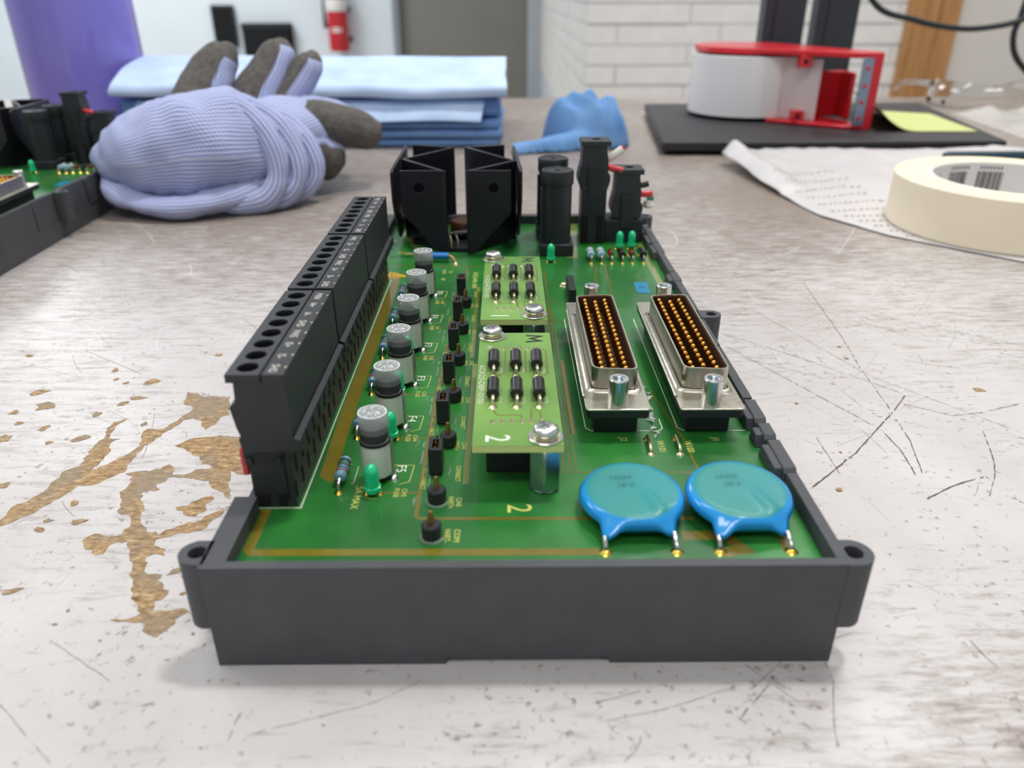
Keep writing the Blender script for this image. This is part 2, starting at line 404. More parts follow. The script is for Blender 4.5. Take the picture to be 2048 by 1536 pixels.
# ================================================================== workbench
def bench_material():
    m = bpy.data.materials.new('worn_laminate'); m.use_nodes = True; nt = m.node_tree; p = nt.nodes['Principled BSDF']
    tc = nt.nodes.new('ShaderNodeTexCoord'); ob = tc.outputs['Object']
    sep = node(nt, 'ShaderNodeSeparateXYZ', Vector=ob)
    # pale laminate
    n0 = node(nt, 'ShaderNodeTexNoise', Vector=ob, Scale=22.0, Detail=6.0, Roughness=0.6)
    col = ramp(nt, n0.outputs[0], (0.3, lin('bcb6b2')), (0.7, lin('ccc7c4')))
    # brown grain showing through where the print is rubbed off: streaks run along x
    mp = node(nt, 'ShaderNodeMapping', Vector=ob, Scale=(75, 380, 1))
    n1 = node(nt, 'ShaderNodeTexNoise', Vector=mp.outputs[0], Scale=1.0, Detail=8.0, Roughness=0.78)
    n2 = node(nt, 'ShaderNodeTexNoise', Vector=ob, Scale=9.0, Detail=3.0)
    far = node(nt, 'ShaderNodeMapRange', Value=sep.outputs[1], From_Min=0.09, From_Max=0.30, To_Min=0.0, To_Max=0.76)
    cl = node(nt, 'ShaderNodeVectorMath', {'operation': 'DISTANCE'}, _0=ob, _1=(0.10, -0.022, 0)); cl = node(nt, 'ShaderNodeMapRange', Value=cl.outputs[1], From_Min=0.015, From_Max=0.075, To_Min=0.42, To_Max=0.0)
    n3 = node(nt, 'ShaderNodeTexNoise', Vector=ob, Scale=6.0, Detail=2.0)
    area = math_n(nt, 'ADD', math_n(nt, 'ADD', far.outputs[0], cl.outputs[0]), math_n(nt, 'MULTIPLY', math_n(nt, 'SUBTRACT', n3.outputs[0], 0.5), 0.75))
    g = math_n(nt, 'ADD', n1.outputs[0], math_n(nt, 'ADD', math_n(nt, 'MULTIPLY', math_n(nt, 'SUBTRACT', n2.outputs[0], 0.5), 0.25), math_n(nt, 'MULTIPLY', area, 0.36)))
    wear = ramp(nt, g, (0.56, (0, 0, 0)), (0.78, (1, 1, 1)))
    col = mixc(nt, math_n(nt, 'MULTIPLY', wear, 0.92), col, lin('85776b'))
    # specks of dirt
    n4 = node(nt, 'ShaderNodeTexNoise', Vector=ob, Scale=420.0, Detail=4.0, Roughness=0.7)
    n5 = node(nt, 'ShaderNodeTexNoise', Vector=ob, Scale=34.0, Detail=2.0)
    sp = math_n(nt, 'ADD', n4.outputs[0], math_n(nt, 'MULTIPLY', math_n(nt, 'SUBTRACT', n5.outputs[0], 0.5), 0.22))
    col = mixc(nt, math_n(nt, 'MULTIPLY', ramp(nt, sp, (0.60, (0, 0, 0)), (0.68, (1, 1, 1))), 0.7), col, lin('6a5a50'))
    nt.links.new(col, p.inputs['Base Color'])
    nt.links.new(math_n(nt, 'MULTIPLY_ADD', n1.outputs[0], 0.25, 0.26), p.inputs['Roughness'])
    bp = node(nt, 'ShaderNodeBump', Strength=0.12, Distance=0.0003, Height=n1.outputs[0]); nt.links.new(bp.outputs[0], p.inputs['Normal'])
    MATS['worn_laminate'] = m
    # bare particle board in the chipped places
    m = bpy.data.materials.new('bare_chipboard'); m.use_nodes = True; nt = m.node_tree; p = nt.nodes['Principled BSDF']
    tc = nt.nodes.new('ShaderNodeTexCoord')
    mp = node(nt, 'ShaderNodeMapping', Vector=tc.outputs['Object'], Scale=(380, 760, 1), Rotation=(0, 0, 0.25))
    n = node(nt, 'ShaderNodeTexNoise', Vector=mp.outputs[0], Scale=1.0, Detail=6.0, Roughness=0.75)
    b2 = node(nt, 'ShaderNodeTexNoise', Vector=tc.outputs['Object'], Scale=70.0, Detail=3.0)
    c = ramp(nt, n.outputs[0], (0.30, lin('4f3d2a')), (0.43, lin('957650')), (0.56, lin('bd9c70')), (0.70, lin('e0cca6')))
    c = mixc(nt, ramp(nt, b2.outputs[0], (0.42, (0, 0, 0)), (0.62, (0.65, 0.65, 0.65))), c, lin('948878'))
    nt.links.new(c, p.inputs['Base Color']); p.inputs['Roughness'].default_value = 0.8
    bp = node(nt, 'ShaderNodeBump', Strength=0.9, Distance=0.0006, Height=n.outputs[0]); nt.links.new(bp.outputs[0], p.inputs['Normal'])
    MATS['bare_chipboard'] = m
bench_material()
mat('bench_leg', '8c9094', 0.4, metal=0.3)
bench = empty('workbench', (0, 0, 0), 'worn grey workbench with a scratched and chipped laminate top', 'workbench')
top = MB().box(-1000, 900, -420, 842, -32, 0, 'worn_laminate').build('table_top', bench, bevel=1.5)
legm = None
for x in (-950, 850):
    for y in (-370, 790):
        if legm is None: o = MB().box(-25, 25, -25, 25, FZ, -32, 'bench_leg').build('leg', bench, (x, y, 0), bevel=3); legm = o.data
        else: place('leg', legm, bench, (x, y, 0), 3)
PATCH = dict(
A= [(-122.3, 44.7), (-122.3, 47.7), (-121.7, 50.9), (-120.2, 51.7), (-118.7, 54.9), (-118.2, 59.2), (-117.8, 63.6), (-117.4, 65.8), (-114.8, 67.7), (-115.5, 72.4), (-116.0, 77.9), (-115.0, 81.5), (-116.9, 87.5), (-116.5, 90.8), (-113.5, 93.1), (-113.4, 91.4), (-114.6, 89.1), (-114.3, 85.3), (-113.6, 82.0), (-110.1, 81.5), (-111.9, 79.4), (-110.1, 74.8), (-110.1, 70.9), (-110.9, 67.2), (-110.8, 65.8), (-108.3, 68.1), (-106.5, 70.9), (-104.6, 73.8), (-103.1, 77.8), (-104.4, 81.4), (-105.6, 85.7), (-104.8, 87.0), (-100.8, 86.8), (-99.7, 89.5), (-98.1, 92.9), (-96.9, 95.8), (-96.3, 98.8), (-100.5, 102.5), (-101.9, 109.5), (-98.7, 108.9), (-95.3, 106.2), (-87.6, 106.2), (-84.1, 95.1), (-85.9, 94.0), (-86.1, 89.4), (-88.4, 86.1), (-90.2, 88.3), (-91.0, 91.1), (-94.1, 92.9), (-96.6, 91.8), (-98.0, 86.7), (-99.7, 84.0), (-100.4, 80.3), (-102.1, 77.8), (-101.9, 74.8), (-102.5, 71.3), (-102.6, 68.0), (-101.7, 64.8), (-104.5, 62.1), (-107.1, 59.1), (-110.8, 58.7), (-112.1, 55.3), (-113.8, 51.2), (-115.5, 47.3), (-118.2, 44.6), (-120.8, 42.1)],
B= [(-101.3, 63.9), (-97.8, 65.2), (-93.1, 66.1), (-91.5, 68.4), (-89.5, 66.5), (-89.0, 63.3), (-86.0, 63.3), (-83.8, 65.5), (-79.2, 66.9), (-76.4, 70.6), (-70.8, 53.2), (-72.3, 53.7), (-77.1, 57.9), (-78.5, 60.5), (-81.7, 61.0), (-85.0, 61.9), (-89.5, 62.0), (-90.1, 59.8), (-91.3, 58.9), (-89.4, 56.8), (-92.2, 56.4), (-93.6, 55.1), (-91.0, 50.6), (-89.7, 45.9), (-87.5, 42.1), (-85.9, 39.9), (-83.6, 39.9), (-82.6, 38.5), (-81.6, 40.6), (-78.3, 42.4), (-74.8, 44.2), (-73.3, 46.5), (-71.1, 48.4), (-70.3, 47.3), (-72.0, 44.2), (-72.4, 41.2), (-76.1, 39.1), (-79.8, 38.1), (-82.5, 37.0), (-82.1, 35.0), (-78.9, 33.6), (-78.2, 31.2), (-80.8, 31.9), (-82.2, 30.9), (-81.0, 27.7), (-79.4, 25.2), (-76.4, 25.1), (-76.2, 23.9), (-76.9, 23.3), (-74.7, 21.8), (-72.8, 19.1), (-73.4, 17.4), (-74.7, 16.9), (-74.0, 14.1), (-71.4, 14.3), (-68.1, 15.1), (-66.5, 14.0), (-68.5, 11.9), (-68.8, 9.7), (-70.5, 7.2), (-72.2, 7.7), (-73.9, 8.8), (-74.0, 10.8), (-76.2, 10.9), (-79.8, 11.2), (-81.6, 11.7), (-80.6, 12.2), (-77.2, 12.5), (-76.1, 13.5), (-78.7, 16.9), (-81.2, 20.4), (-81.9, 23.4), (-83.5, 25.2), (-84.3, 29.0), (-86.7, 33.0), (-88.6, 36.4), (-90.9, 36.1), (-92.2, 35.1), (-92.1, 32.0), (-93.7, 31.7), (-97.6, 34.4), (-99.2, 36.9), (-97.3, 39.3), (-93.6, 38.2), (-91.0, 39.3), (-90.8, 42.9), (-92.3, 45.9), (-95.6, 47.1), (-96.8, 51.5), (-99.1, 55.6), (-98.2, 59.0), (-98.7, 62.5)],
C= [(-93.7, 77.7), (-91.7, 80.3), (-87.1, 82.3), (-83.0, 83.3), (-73.2, 81.6), (-67.8, 63.1), (-78.0, 65.0), (-83.7, 69.7), (-84.8, 72.1), (-89.2, 74.6)],
D= [(-82.7, 49.3), (-80.0, 49.7), (-78.5, 52.1), (-75.8, 54.1), (-74.5, 52.9), (-76.0, 50.5), (-74.7, 48.1), (-76.6, 45.4), (-78.6, 45.8)],
SP= [(-131.3, 125.1, 1.6, 2.6), (-115.9, 116.4, 3.1, 3.0), (-115.5, 105.8, 3.6, 1.8), (-118.6, 102.1, 1.8, 2.5), (-147.6, 110.0, 3.3, 2.4), (-141.1, 101.1, 3.5, 4.4), (-148.7, 96.9, 2.0, 1.8), (-143.7, 90.5, 1.5, 1.4), (-134.8, 87.6, 1.4, 2.4), (-129.2, 79.6, 1.4, 1.5), (-121.8, 81.6, 3.0, 2.3), (-123.5, 95.5, 1.6, 2.6), (-107.0, 89.6, 1.1, 1.7), (-143.1, 82.3, 2.2, 3.4), (-129.6, 58.9, 2.0, 1.9), (-108.1, 51.2, 1.4, 1.9), (-111.1, 40.9, 1.6, 1.3), (-110.6, 44.2, 1.6, 1.0), (-103.5, 43.8, 2.5, 1.5), (-73.9, 26.1, 2.1, 1.0), (-69.8, 19.1, 0.9, 0.7), (-91.1, 14.5, 0.5, 0.7), (-105.7, 20.3, 2.8, 1.2), (-101.3, 136.9, 2.0, 1.5), (-165.9, 136.8, 1.6, 1.2), (-123.8, 115.8, 1.2, 1.0), (-128.1, 118.6, 1.1, 1.3), (-63.6, 7.9, 0.5, 0.4), (-91.9, 10.7, 0.8, 0.4), (-80.8, 6.3, 0.5, 0.3)],

)
CZ = [0.04]
def chip(poly, jit=0.55, step=1.1):
    CZ[0] += 0.004
    out = []
    for i in range(len(poly)):
        a = Vector(poly[i]); b = Vector(poly[(i + 1) % len(poly)]); n = max(1, int((b - a).length / step)); d = (b - a)
        nr = Vector((-d.y, d.x)).normalized() if d.length > 0 else Vector((0, 0))
        for k in range(n):
            out.append(a + d * k / n + (nr * random.uniform(-jit, jit) if k else Vector((0, 0))))
    m = MB(); tr = tessellate_polygon([[Vector((p.x, p.y, 0)) for p in out]])
    m.add([(p.x, p.y, CZ[0]) for p in out], [t for t in tr], 'bare_chipboard')
    m.build('worn_patch', top, recalc=False, smooth=0)
for k in 'ABCD': chip(PATCH[k])
for x, y, a, b in PATCH['SP'] + [(144.8, 108.4, 2.3, 2.0), (80.3, 54.9, 1.3, 1.1), (113.7, 141.1, 1.0, 1.1), (112.5, 131.6, 1.1, 1.0), (84.9, 100.0, 0.7, 0.8), (87.5, 72.4, 0.5, 0.5)]:
    n = 11; rot = random.uniform(-0.2, 0.7)
    ph = random.uniform(0, 6)
    pl = []
    for k in range(n):
        t = 2 * PI * k / n; r = 1 + random.uniform(-0.38, 0.3); u, v = a * 0.8 * r * math.cos(t), b * 0.7 * r * math.sin(t)
        pl.append((x + u * math.cos(rot) - v * math.sin(rot), y + u * math.sin(rot) + v * math.cos(rot)))
    chip(pl, 0.15, 0.8)
mat('scratch_dark', '6b6059', 0.8)
SCR = [(0.6, [(74.2, 56.1), (91.3, 71.9), (111.4, 94.2), (120.5, 105.4)]), (0.28, [(74.1, 142.5), (89.0, 113.4), (102.4, 86.6)]), (0.25, [(76.7, 152.5), (97.8, 131.5), (120.5, 105.4)]), (0.28, [(124.1, 207.8), (117.9, 149.1), (114.0, 122.6), (111.4, 95.1)]), (0.35, [(110.6, 90.3), (108.9, 77.6), (104.4, 60.9)]), (0.35, [(103.7, 82.1), (104.3, 73.4), (102.4, 60.1)]), (0.5, [(100.4, 50.9), (109.7, 56.4), (120.7, 60.7)]), (0.35, [(132.6, 84.5), (126.7, 68.3), (123.2, 61.4), (115.6, 50.8)]), (0.25, [(98.3, 190.5), (133.9, 172.4), (179.0, 141.4)]), (0.3, [(117.1, 99.1), (128.2, 92.0), (137.8, 93.9), (153.9, 99.8)]), (0.2, [(83.8, 80.5), (83.3, 60.3)]), (0.2, [(94.3, 174.5), (115.2, 117.8), (143.0, 81.7)]), (0.22, [(13.6, -8.8), (19.7, -7.2), (24.8, -5.2)]), (0.2, [(13.2, -13.1), (24.2, -10.7), (39.3, -5.5)]), (0.45, [(36.4, -13.5), (38.4, -11.4), (46.9, -2.7)]), (0.3, [(56.3, -0.3), (56.2, -4.7), (53.0, -13.5), (51.6, -19.5)]), (0.3, [(47.7, -13.4), (49.9, -16.7)]), (0.35, [(86.3, 4.8), (86.9, 0.9), (88.1, -3.1)]), (0.25, [(16.4, -20.7), (18.8, -18.0), (20.1, -15.2)]), (0.22, [(41.4, -0.7), (45.3, -5.5), (49.5, -10.5)]), (0.4, [(-49.1, -16.4), (-49.1, -13.0), (-48.5, -9.4)]), (0.2, [(-45.8, -15.0), (-25.8, -8.6), (-16.7, -3.1)]), (0.2, [(-91.4, -8.5), (-82.3, -15.7), (-75.4, -20.9)]), (0.2, [(-90.6, 6.6), (-73.2, -4.3)]), (0.25, [(40.7, -6.5), (51.9, 2.8), (66.1, 7.5)]), ]
rs = random.Random(21)
hl = MB()
for w, pts in SCR:
    fine = []
    for i in range(len(pts) - 1):
        a, b = Vector(pts[i]), Vector(pts[i + 1]); n = max(3, int((b - a).length / 1.2))
        for k in range(n): fine.append(a + (b - a) * k / n + Vector((rs.uniform(-.12, .12), rs.uniform(-.12, .12))))
    for i in range(len(fine) - 1):
        if rs.random() < 0.9: strip(hl, [fine[i], fine[i + 1]], w * rs.uniform(0.25, 0.8) * (0.6 if fine[i].y < 12 else 1), 0.22, 'scratch_dark')
hl.build('deep_scratches', top, recalc=False, smooth=0, kind='stuff')
hl = MB()
mat('scratch_grey', '9a928c', 0.8); mat('scratch_pale', 'e9e5e2', 0.6)
for i in range(430):
    y = 8 + 320 * rs.random() ** 0.9; x = rs.uniform(-1, 1) * (95 + y * 0.55); d = rs.choice((0.5, 0.5, -0.6, -0.35, 0.2, 2.0, -1.2)) + rs.gauss(0, 0.25); L = rs.uniform(3, 24) * (0.3 + rs.random()) * (0.5 + max(0, y) / 150); c = rs.uniform(-0.5, 0.5)
    pts = []
    for k in range(7):
        t = k / 6; pts.append((x + L * t * math.cos(d + c * t * 0.5), y + L * t * math.sin(d + c * t * 0.5)))
    strip(hl, pts, rs.uniform(0.05, 0.10) * (0.8 + max(0, y) / 150), 0.02, rs.choice(('scratch_grey', 'scratch_grey', 'scratch_pale', 'scratch_dark')))
hl.build('hairline_scratches', top, recalc=False, smooth=0, kind='stuff')

# ================================================================== circuit module
Zp = 19.5                                     # top of the circuit board
mod = empty('circuit_module', (0, 0, 0), 'green circuit board with black terminal blocks and blue disc capacitors in a grey tray', 'circuit board')

# ---- tray
def ear(mb, cx, cy, r, z0, z1, web):
    # round boss whose straight flanks run into the wall at x = web
    sg = 1 if web > cx else -1
    arc = [(cx - sg * r * math.sin(a), cy - r * math.cos(a)) for a in [PI * k / 18 for k in range(19)]]
    mb.prism(arc + [(web, cy + r), (web, cy - r)], z0, z1, 'tray_plastic', holes=[circle(cx, cy, r * 0.5, 20)])
    mb.prism(circle(cx, cy, r * 0.52, 20), z0 + 0.1, z1 - 7, 'deep_black')
t = MB()
t.prism([(-55.9, 0), (-14, 0), (-13.6, 1.6), (16, 1.6), (16.4, 0), (57.2, 0), (57.2, 22.9), (-55.9, 22.9)], 0, 1.9, 'tray_plastic', axis='y')
t.box(-55.9, 57.2, 231.2, 235, 0, 22.9, 'tray_plastic')
t.box(-55.9, -51.5, 1.9, 21.2, 0, 22.9, 'tray_plastic'); t.box(-55.9, -52.6, 21.2, 157, 0, 18.2, 'tray_plastic'); t.box(-55.9, -51.5, 157, 231.2, 0, 22.9, 'tray_plastic')
t.box(54.9, 57.2, 1.9, 231.2, 0, 9, 'tray_plastic')
t.box(-52.6, 55.0, 1.9, 231.2, 14.0, 16.0, 'tray_plastic')
ear(t, -57.3, 4.4, 3.3, 8, 22.9, -55.2)
ear(t, 58.6, 3.4, 3.5, 8.5, 22.88, 56.6)
ear(t, 60.2, 115.8, 3.0, 8.5, 22.9, 56.6)
ear(t, -57.3, 231, 3.3, 8, 22.9, -55.2)
ear(t, 58.6, 231.5, 3.3, 8, 22.9, 56.6)
tray = t.build('tray', mod, bevel=0.3)
tray['label'] = 'dark grey moulded plastic tray'
for y0, y1, th in ((1.9, 28.6, 0), (29.6, 41.8, 1), (43.2, 49.2, 1), (50.6, 60.6, 1), (61.4, 92.0, 0), (92.7, 112.0, 0), (119.2, 145.2, 0), (146.2, 155.4, 1), (156.2, 177.2, 0), (178.3, 190.2, 1), (191.2, 204.0, 1), (205.0, 212, 1), (213, 231.2, 0)):
    m = MB(); xi = 53.3 if th else 54.9
    m.prism([(y0, 9), (y1, 9), (y1, 22.9), (y0 + 1.0 if th else y0, 22.9), (y0, 21.9 if th else 22.9)], 54.9, 57.2 + (0.5 if th else 0), 'tray_plastic', axis='x')
    if th: m.prism([(y0 + 0.4, Zp), (y1 - 0.4, Zp), (y1 - 1.4, 22.5), (y0 + 1.4, 22.5)], xi, 55.2, 'tray_plastic', axis='x')
    m.build('wall_segment', tray, bevel=0.25)

# ---- main board
b = MB(); b.box(-52.4, 54.8, 2.0, 231, Zp - 1.6, Zp, 'board_green')
pcb = b.build('circuit_board', mod)
pcb['label'] = 'glossy green varnished circuit board'
def trace(pts, w, m='trace_brown', z=Zp + 0.02):
    t = MB(); strip(t, pts, w, z, m); t.build('trace', pcb, recalc=False, smooth=0)
trace([(-50.2, 21.5), (-50.2, 9.2), (-49.4, 8.4), (16.5, 8.0)], 1.9, 'trace_olive')
trace([(-16.4, 172), (-17.6, 140), (-20.4, 70), (-20.4, 19.2), (-19.6, 18.3), (34, 17.9)], 0.85)
trace([(-42.0, 165), (-41.3, 60), (-40.6, 34.0), (-38.6, 32.0)], 3.4, 'trace_olive')
for i in range(6):
    y = 27.0 + 21.67 * i
    trace([(-28.6, y), (-22.5, y), (-20.6, y)], 0.5)
    trace([(-39.5, y + 11), (-36.5, y + 11)], 2.0, 'trace_olive')
for k in range(3): trace([(9.5 + k * 1.3, 130), (9.8 + k * 1.3, 36.5 - k * 1.1), (-4, 36.2 - k * 1.1)], 0.35)
trace([(30.5, 12.6), (38.5, 12.6), (41.0, 8.3), (37, 7.6)], 2.6)
trace([(49.0, 12), (49.5, 7.5)], 2.2)
trace([(12, 34.2), (38.2, 34.0)], 0.4); trace([(38.6, 34), (38.0, 48), (34.5, 70)], 0.5)
trace([(31, 174), (27.5, 140)], 0.6); trace([(34.2, 174), (33.0, 130)], 0.6)
trace([(11, 95), (11.5, 168)], 0.5); trace([(8.5, 136), (19, 136)], 0.4); trace([(8, 119), (19, 119)], 0.4); trace([(8, 103), (19, 103)], 0.5)
trace([(-13, 172.5), (-45, 173)], 0.8); trace([(23, 182), (26, 232)], 4.0, 'trace_pale'); trace([(-45, 190), (-28, 182)], 3.0, 'trace_pale'); trace([(-36, 190), (-49.5, 226)], 2.6, 'trace_pale')
trace([(51.5, 150), (51.5, 200)], 2.2, 'trace_pale')
for k, (x, y0, y1) in enumerate(((-11.2, 30, 88), (-12.2, 92, 150), (12.8, 50, 90))): trace([(x, y0), (x, y1)], 1.2, 'trace_olive' if k == 2 else 'trace_pale')
s = MB(); z = Zp + 0.04
def silk(pts, w=0.28, m='silk_white', closed=False): strip(s, pts, w, z, m, closed)
silk([(-52.4, 22.0), (-43.6, 22.0), (-43.5, 158)], 0.3, 'silk_pale')
for i in range(6):
    y = 21.67 * i
    text(s, 'F%d' % (5 - i), -25.2, 35.9 + y, z, 2.1, 'silk_white')
    if i: pass
    text(s, 'CH%d' % (5 - i), -23.6, 27.0 + y, z, 1.05, 'silk_yellow'); text(s, 'FUSE', -25.2, 27.0 + y, z, 1.05, 'silk_yellow')
    silk([(-27, 37.5 + y), (-22.6, 37.2 + y), (-23.0, 31 + y), (-25, 30 + y)], 0.15, 'silk_yellow')
    text(s, 'DISCONNECT', -20.0, 32.2 + y, z, 1.05, 'silk_yellow', sx=0.82)
    text(s, 'CONNECT', -12.9, 34.0 + y, z, 1.05, 'silk_yellow', sx=0.82)
    text(s, 'CH%d' % (5 - i), -12.2, 23.6 + y, z, 1.1, 'silk_yellow'); text(s, 'HART+', -13.8, 23.6 + y, z, 1.1, 'silk_yellow', sx=0.8)
    silk([(-35.2, 30.5 + y), (-34.6, 30.5 + y), (-34.6, 37 + y)], 0.14, 'silk_pale')
    silk([(-31, 25.2 + y), (-30, 24.8 + y), (-29, 25.2 + y)], 0.14, 'silk_yellow')
text(s, 'COM', -12.0, 12.9, z, 1.2, 'silk_yellow'); text(s, 'HART-', -13.8, 12.9, z, 1.2, 'silk_yellow', sx=0.8)
text(s, '.5A MAX', -33.0, 25.6, z, 1.5, 'silk_yellow')
text(s, '2', 0, 21.4, z, 4.9, 'silk_yellow', sx=0.85); text(s, '1', 0, 86, z, 4.5, 'silk_yellow')
text(s, 'J2', 24.3, 47.6, z, 1.6, 'silk_yellow'); text(s, 'J1', 45.4, 47.4, z, 1.6, 'silk_yellow')
text(s, 'W101', 32.4, 44.4, z, 1.6, 'silk_yellow', sx=0.85); text(s, 'W100', 38.7, 44.4, z, 1.6, 'silk_yellow', sx=0.85)
text(s, 'ECR2-HHR1-0000', -13.6, 157, z, 1.7, 'silk_yellow', sx=0.9)
text(s, 'NOTE:', -25.2, 166, z, 1.4, 'silk_yellow', sx=0.8); text(s, 'CUI', -22.8, 166, z, 1.4, 'silk_yellow', sx=0.8); text(s, '20F', -25.0, 158, z, 1.4, 'silk_yellow', sx=0.8)
text(s, 'R2', -48.5, 205, z, 2.2, 'silk_pale')
silk([(-42, 188), (-37.5, 189.5)], 0.4, 'silk_pale')
for x0, x1 in ((15.6, 34.0), (37.2, 54.0)):
    silk([(x0, 120), (x0 + 0.4, 53), (x0 + 1.4, 51.6), (x1 - 0.9, 51.4), (x1, 52.5), (x1, 57)], 0.22)
wt = [(-45.3, 159.3), (-44.6, 166), (-38.3, 161.5)]
silk(wt, 0.55, 'warning_yellow', True); silk([(-44.9, 161), (-43.2, 163.6), (-42.6, 161.9), (-41.4, 163.4), (-39.3, 161.6)], 0.7, 'warning_yellow'); silk([(-43.5, 162.4), (-40.5, 162.1)], 1.0, 'warning_yellow')
silk([(-49.3, 161), (-47.6, 161)], 1.4, 'warning_yellow')
s.build('silkscreen', pcb, recalc=False, smooth=0, kind='stuff')
def solder_pad(parent, x, y, zz, r=0.75, m='gold_solder', h=0.28):
    return MB().lathe([(r, 0), (r * 0.8, h * 0.55), (r * 0.4, h), (0, h)], m, n=12).build('solder_joint', parent, (x, y, zz))
pad = MB(); pad.lathe([(0.95, 0), (1.3, 0.25), (1.9, 0.3), (2.1, 0)], 'solder', n=24); pad.lathe([(0, 0.02), (1.0, 0.02)], 'deep_black', n=20)
pad.build('mounting_ring', pcb, (18, 151.6, Zp))
st = MB(); st.prism([(42.2, 154.0), (47.0, 153.9), (46.4, 142.8), (42.0, 143.6)], Zp, Zp + 0.12, 'sticker_blue'); text(st, '15', 44.5, 149, Zp + 0.14, 2.0, 'marker_black')
st.build('sticker', pcb)['label'] = 'small bright blue sticker'

# ---- terminal blocks: a long header on the board and three eight-way plugs
TX0, TX1 = -52.6, -44.3
hd = MB()
prof = [(TX0, Zp), (TX1, Zp), (TX1, 31.5), (-42.6, 32.2), (-42.6, 33.2), (TX0 - 0.8, 33.2), (TX0 - 0.8, 30.6), (TX0, 30.2)]
hd.prism(prof, 22.6, 157.5, 'terminal_plastic', axis='y')
hd.box(-51.9, -49.6, 22.35, 22.7, Zp + 0.3, 22.6, 'deep_black'); hd.box(-47.9, -46.2, 22.35, 22.7, Zp + 0.3, 22.6, 'deep_black')
hd.box(-45.9, -45.5, 22.4, 22.7, 21, 32, 'deep_black'); hd.box(-46.6, -46.2, 22.2, 22.7, 29.8, 31.4, 'terminal_plastic')
hd.box(-53.1, -51.6, 22.1, 22.7, 29.5, 31, 'terminal_plastic')
header = hd.build('terminal_header', mod, bevel=0.15)
header['label'] = 'long black terminal header soldered along the board edge'
so = None
for i in range(24):
    y = 24.05 + 5.33 * i + 2.78 * (i // 8)
    for dy, zz, h in ((1.4, 26.2, 4.2), (-0.6, 21.4, 3.6)):
        if so is None:
            so = MB().box(-0.15, 0.12, -0.45, 0.45, 0, 1, 'deep_black').build('slot_shade', header, (TX1, y + dy, zz)); so.scale.z = h; sm = so.data  # raised black box painted as the dark inside a slot
        else:
            q = place('slot_shade', sm, header, (TX1, y + dy, zz)); q.scale.z = h
MB().box(-54.6, -53.3, 24, 30, 26.0, 32.0, 'wire_red').build('red_tab', header, bevel=0.3)['label'] = 'red tab'
PL = 43.9
def make_plug():
    m = MB(); zt = 49.7; x0, x1 = -53.4, -42.7
    pr = [(-52.1, zt - 1.7), (-52.3, 44.0), (-53.6, 43.0), (-52.9, 38.4), (-52.4, 36.6), (-52.9, 36.2), (-52.6, 33.3), (-43.6, 33.3), (-41.4, 33.3), (-41.4, 35.9), (-42.6, 36.3), (-42.75, zt - 1.7)]
    m.prism(pr, 0, PL, 'terminal_plastic', axis='y')
    ys = [3.25 + 5.33 * k for k in range(8)]
    m.prism([(x0, 0), (-47.1, 0), (-47.1, PL), (x0, PL)], zt - 1.7, zt, 'terminal_plastic', holes=[circle(-50.0, y, 1.95, 24) for y in ys])
    m.prism([(-46.7, 0), (x1, 0), (x1, PL), (-46.7, PL)], zt - 1.7, zt, 'terminal_plastic')
    m.box(-47.2, -46.6, 0.02, PL - 0.02, zt - 1.7, zt - 0.35, 'deep_black')
    # shallow floor of the screw holes, painted black as the shade of their depth
    for y in ys: m.lathe([(0, zt - 1.66), (1.92, zt - 1.66), (1.92, zt - 0.6)], 'deep_black', c=(-50, y, 0), n=24)
    return m, ys
pm, ys = make_plug()
plug0 = pm.build('terminal_plug', mod, (0, 20.8, 0), bevel=0.12)
sl = None
for y in ys:
    for dy in (0.2,):
        if sl is None: sl = MB().box(-41.5, -41.25, -0.5, 0.5, 33.4, 35.6, 'deep_black').build('slot_shade', plug0, (0, y + dy + 1.6, 0)); slm = sl.data  # black box standing in for the shade inside a plug slot
        else: place('slot_shade', slm, plug0, (0, y + dy + 1.6, 0))
MB().box(-42.75, -42.5, 0.2, PL - 0.2, 36.4, 37.2, 'deep_black').build('groove_shade', plug0)  # raised black bar painted as the shade of a groove
plugs = [plug0] + [copy_tree(plug0, mod, (0, 20.8 + (PL + 1.55) * k, 0)) for k in (1, 2)]
ch = 5
for k, p in enumerate(plugs):
    p['label'] = ['nearest black eight-way terminal plug', 'middle black eight-way terminal plug', 'farthest black eight-way terminal plug'][k]
    lt = MB()
    for j, y in enumerate(ys):
        c = 5 - (k * 2 + j // 4); word = ('SHD', 'I%d-' % c, 'I%d+' % c, 'PWR%d' % c)[j % 4]
        text(lt, word, -45.0, y - 0.6, 49.73, 1.55, 'silk_pale', sx=0.62 if len(word) > 3 else 0.8)
        strip(lt, [(-43.2, y - 0.3), (-42.9, y + 0.2)], 0.3, 49.73, 'silk_pale')
    lt.build('lettering', p, recalc=False, smooth=0, kind='stuff')

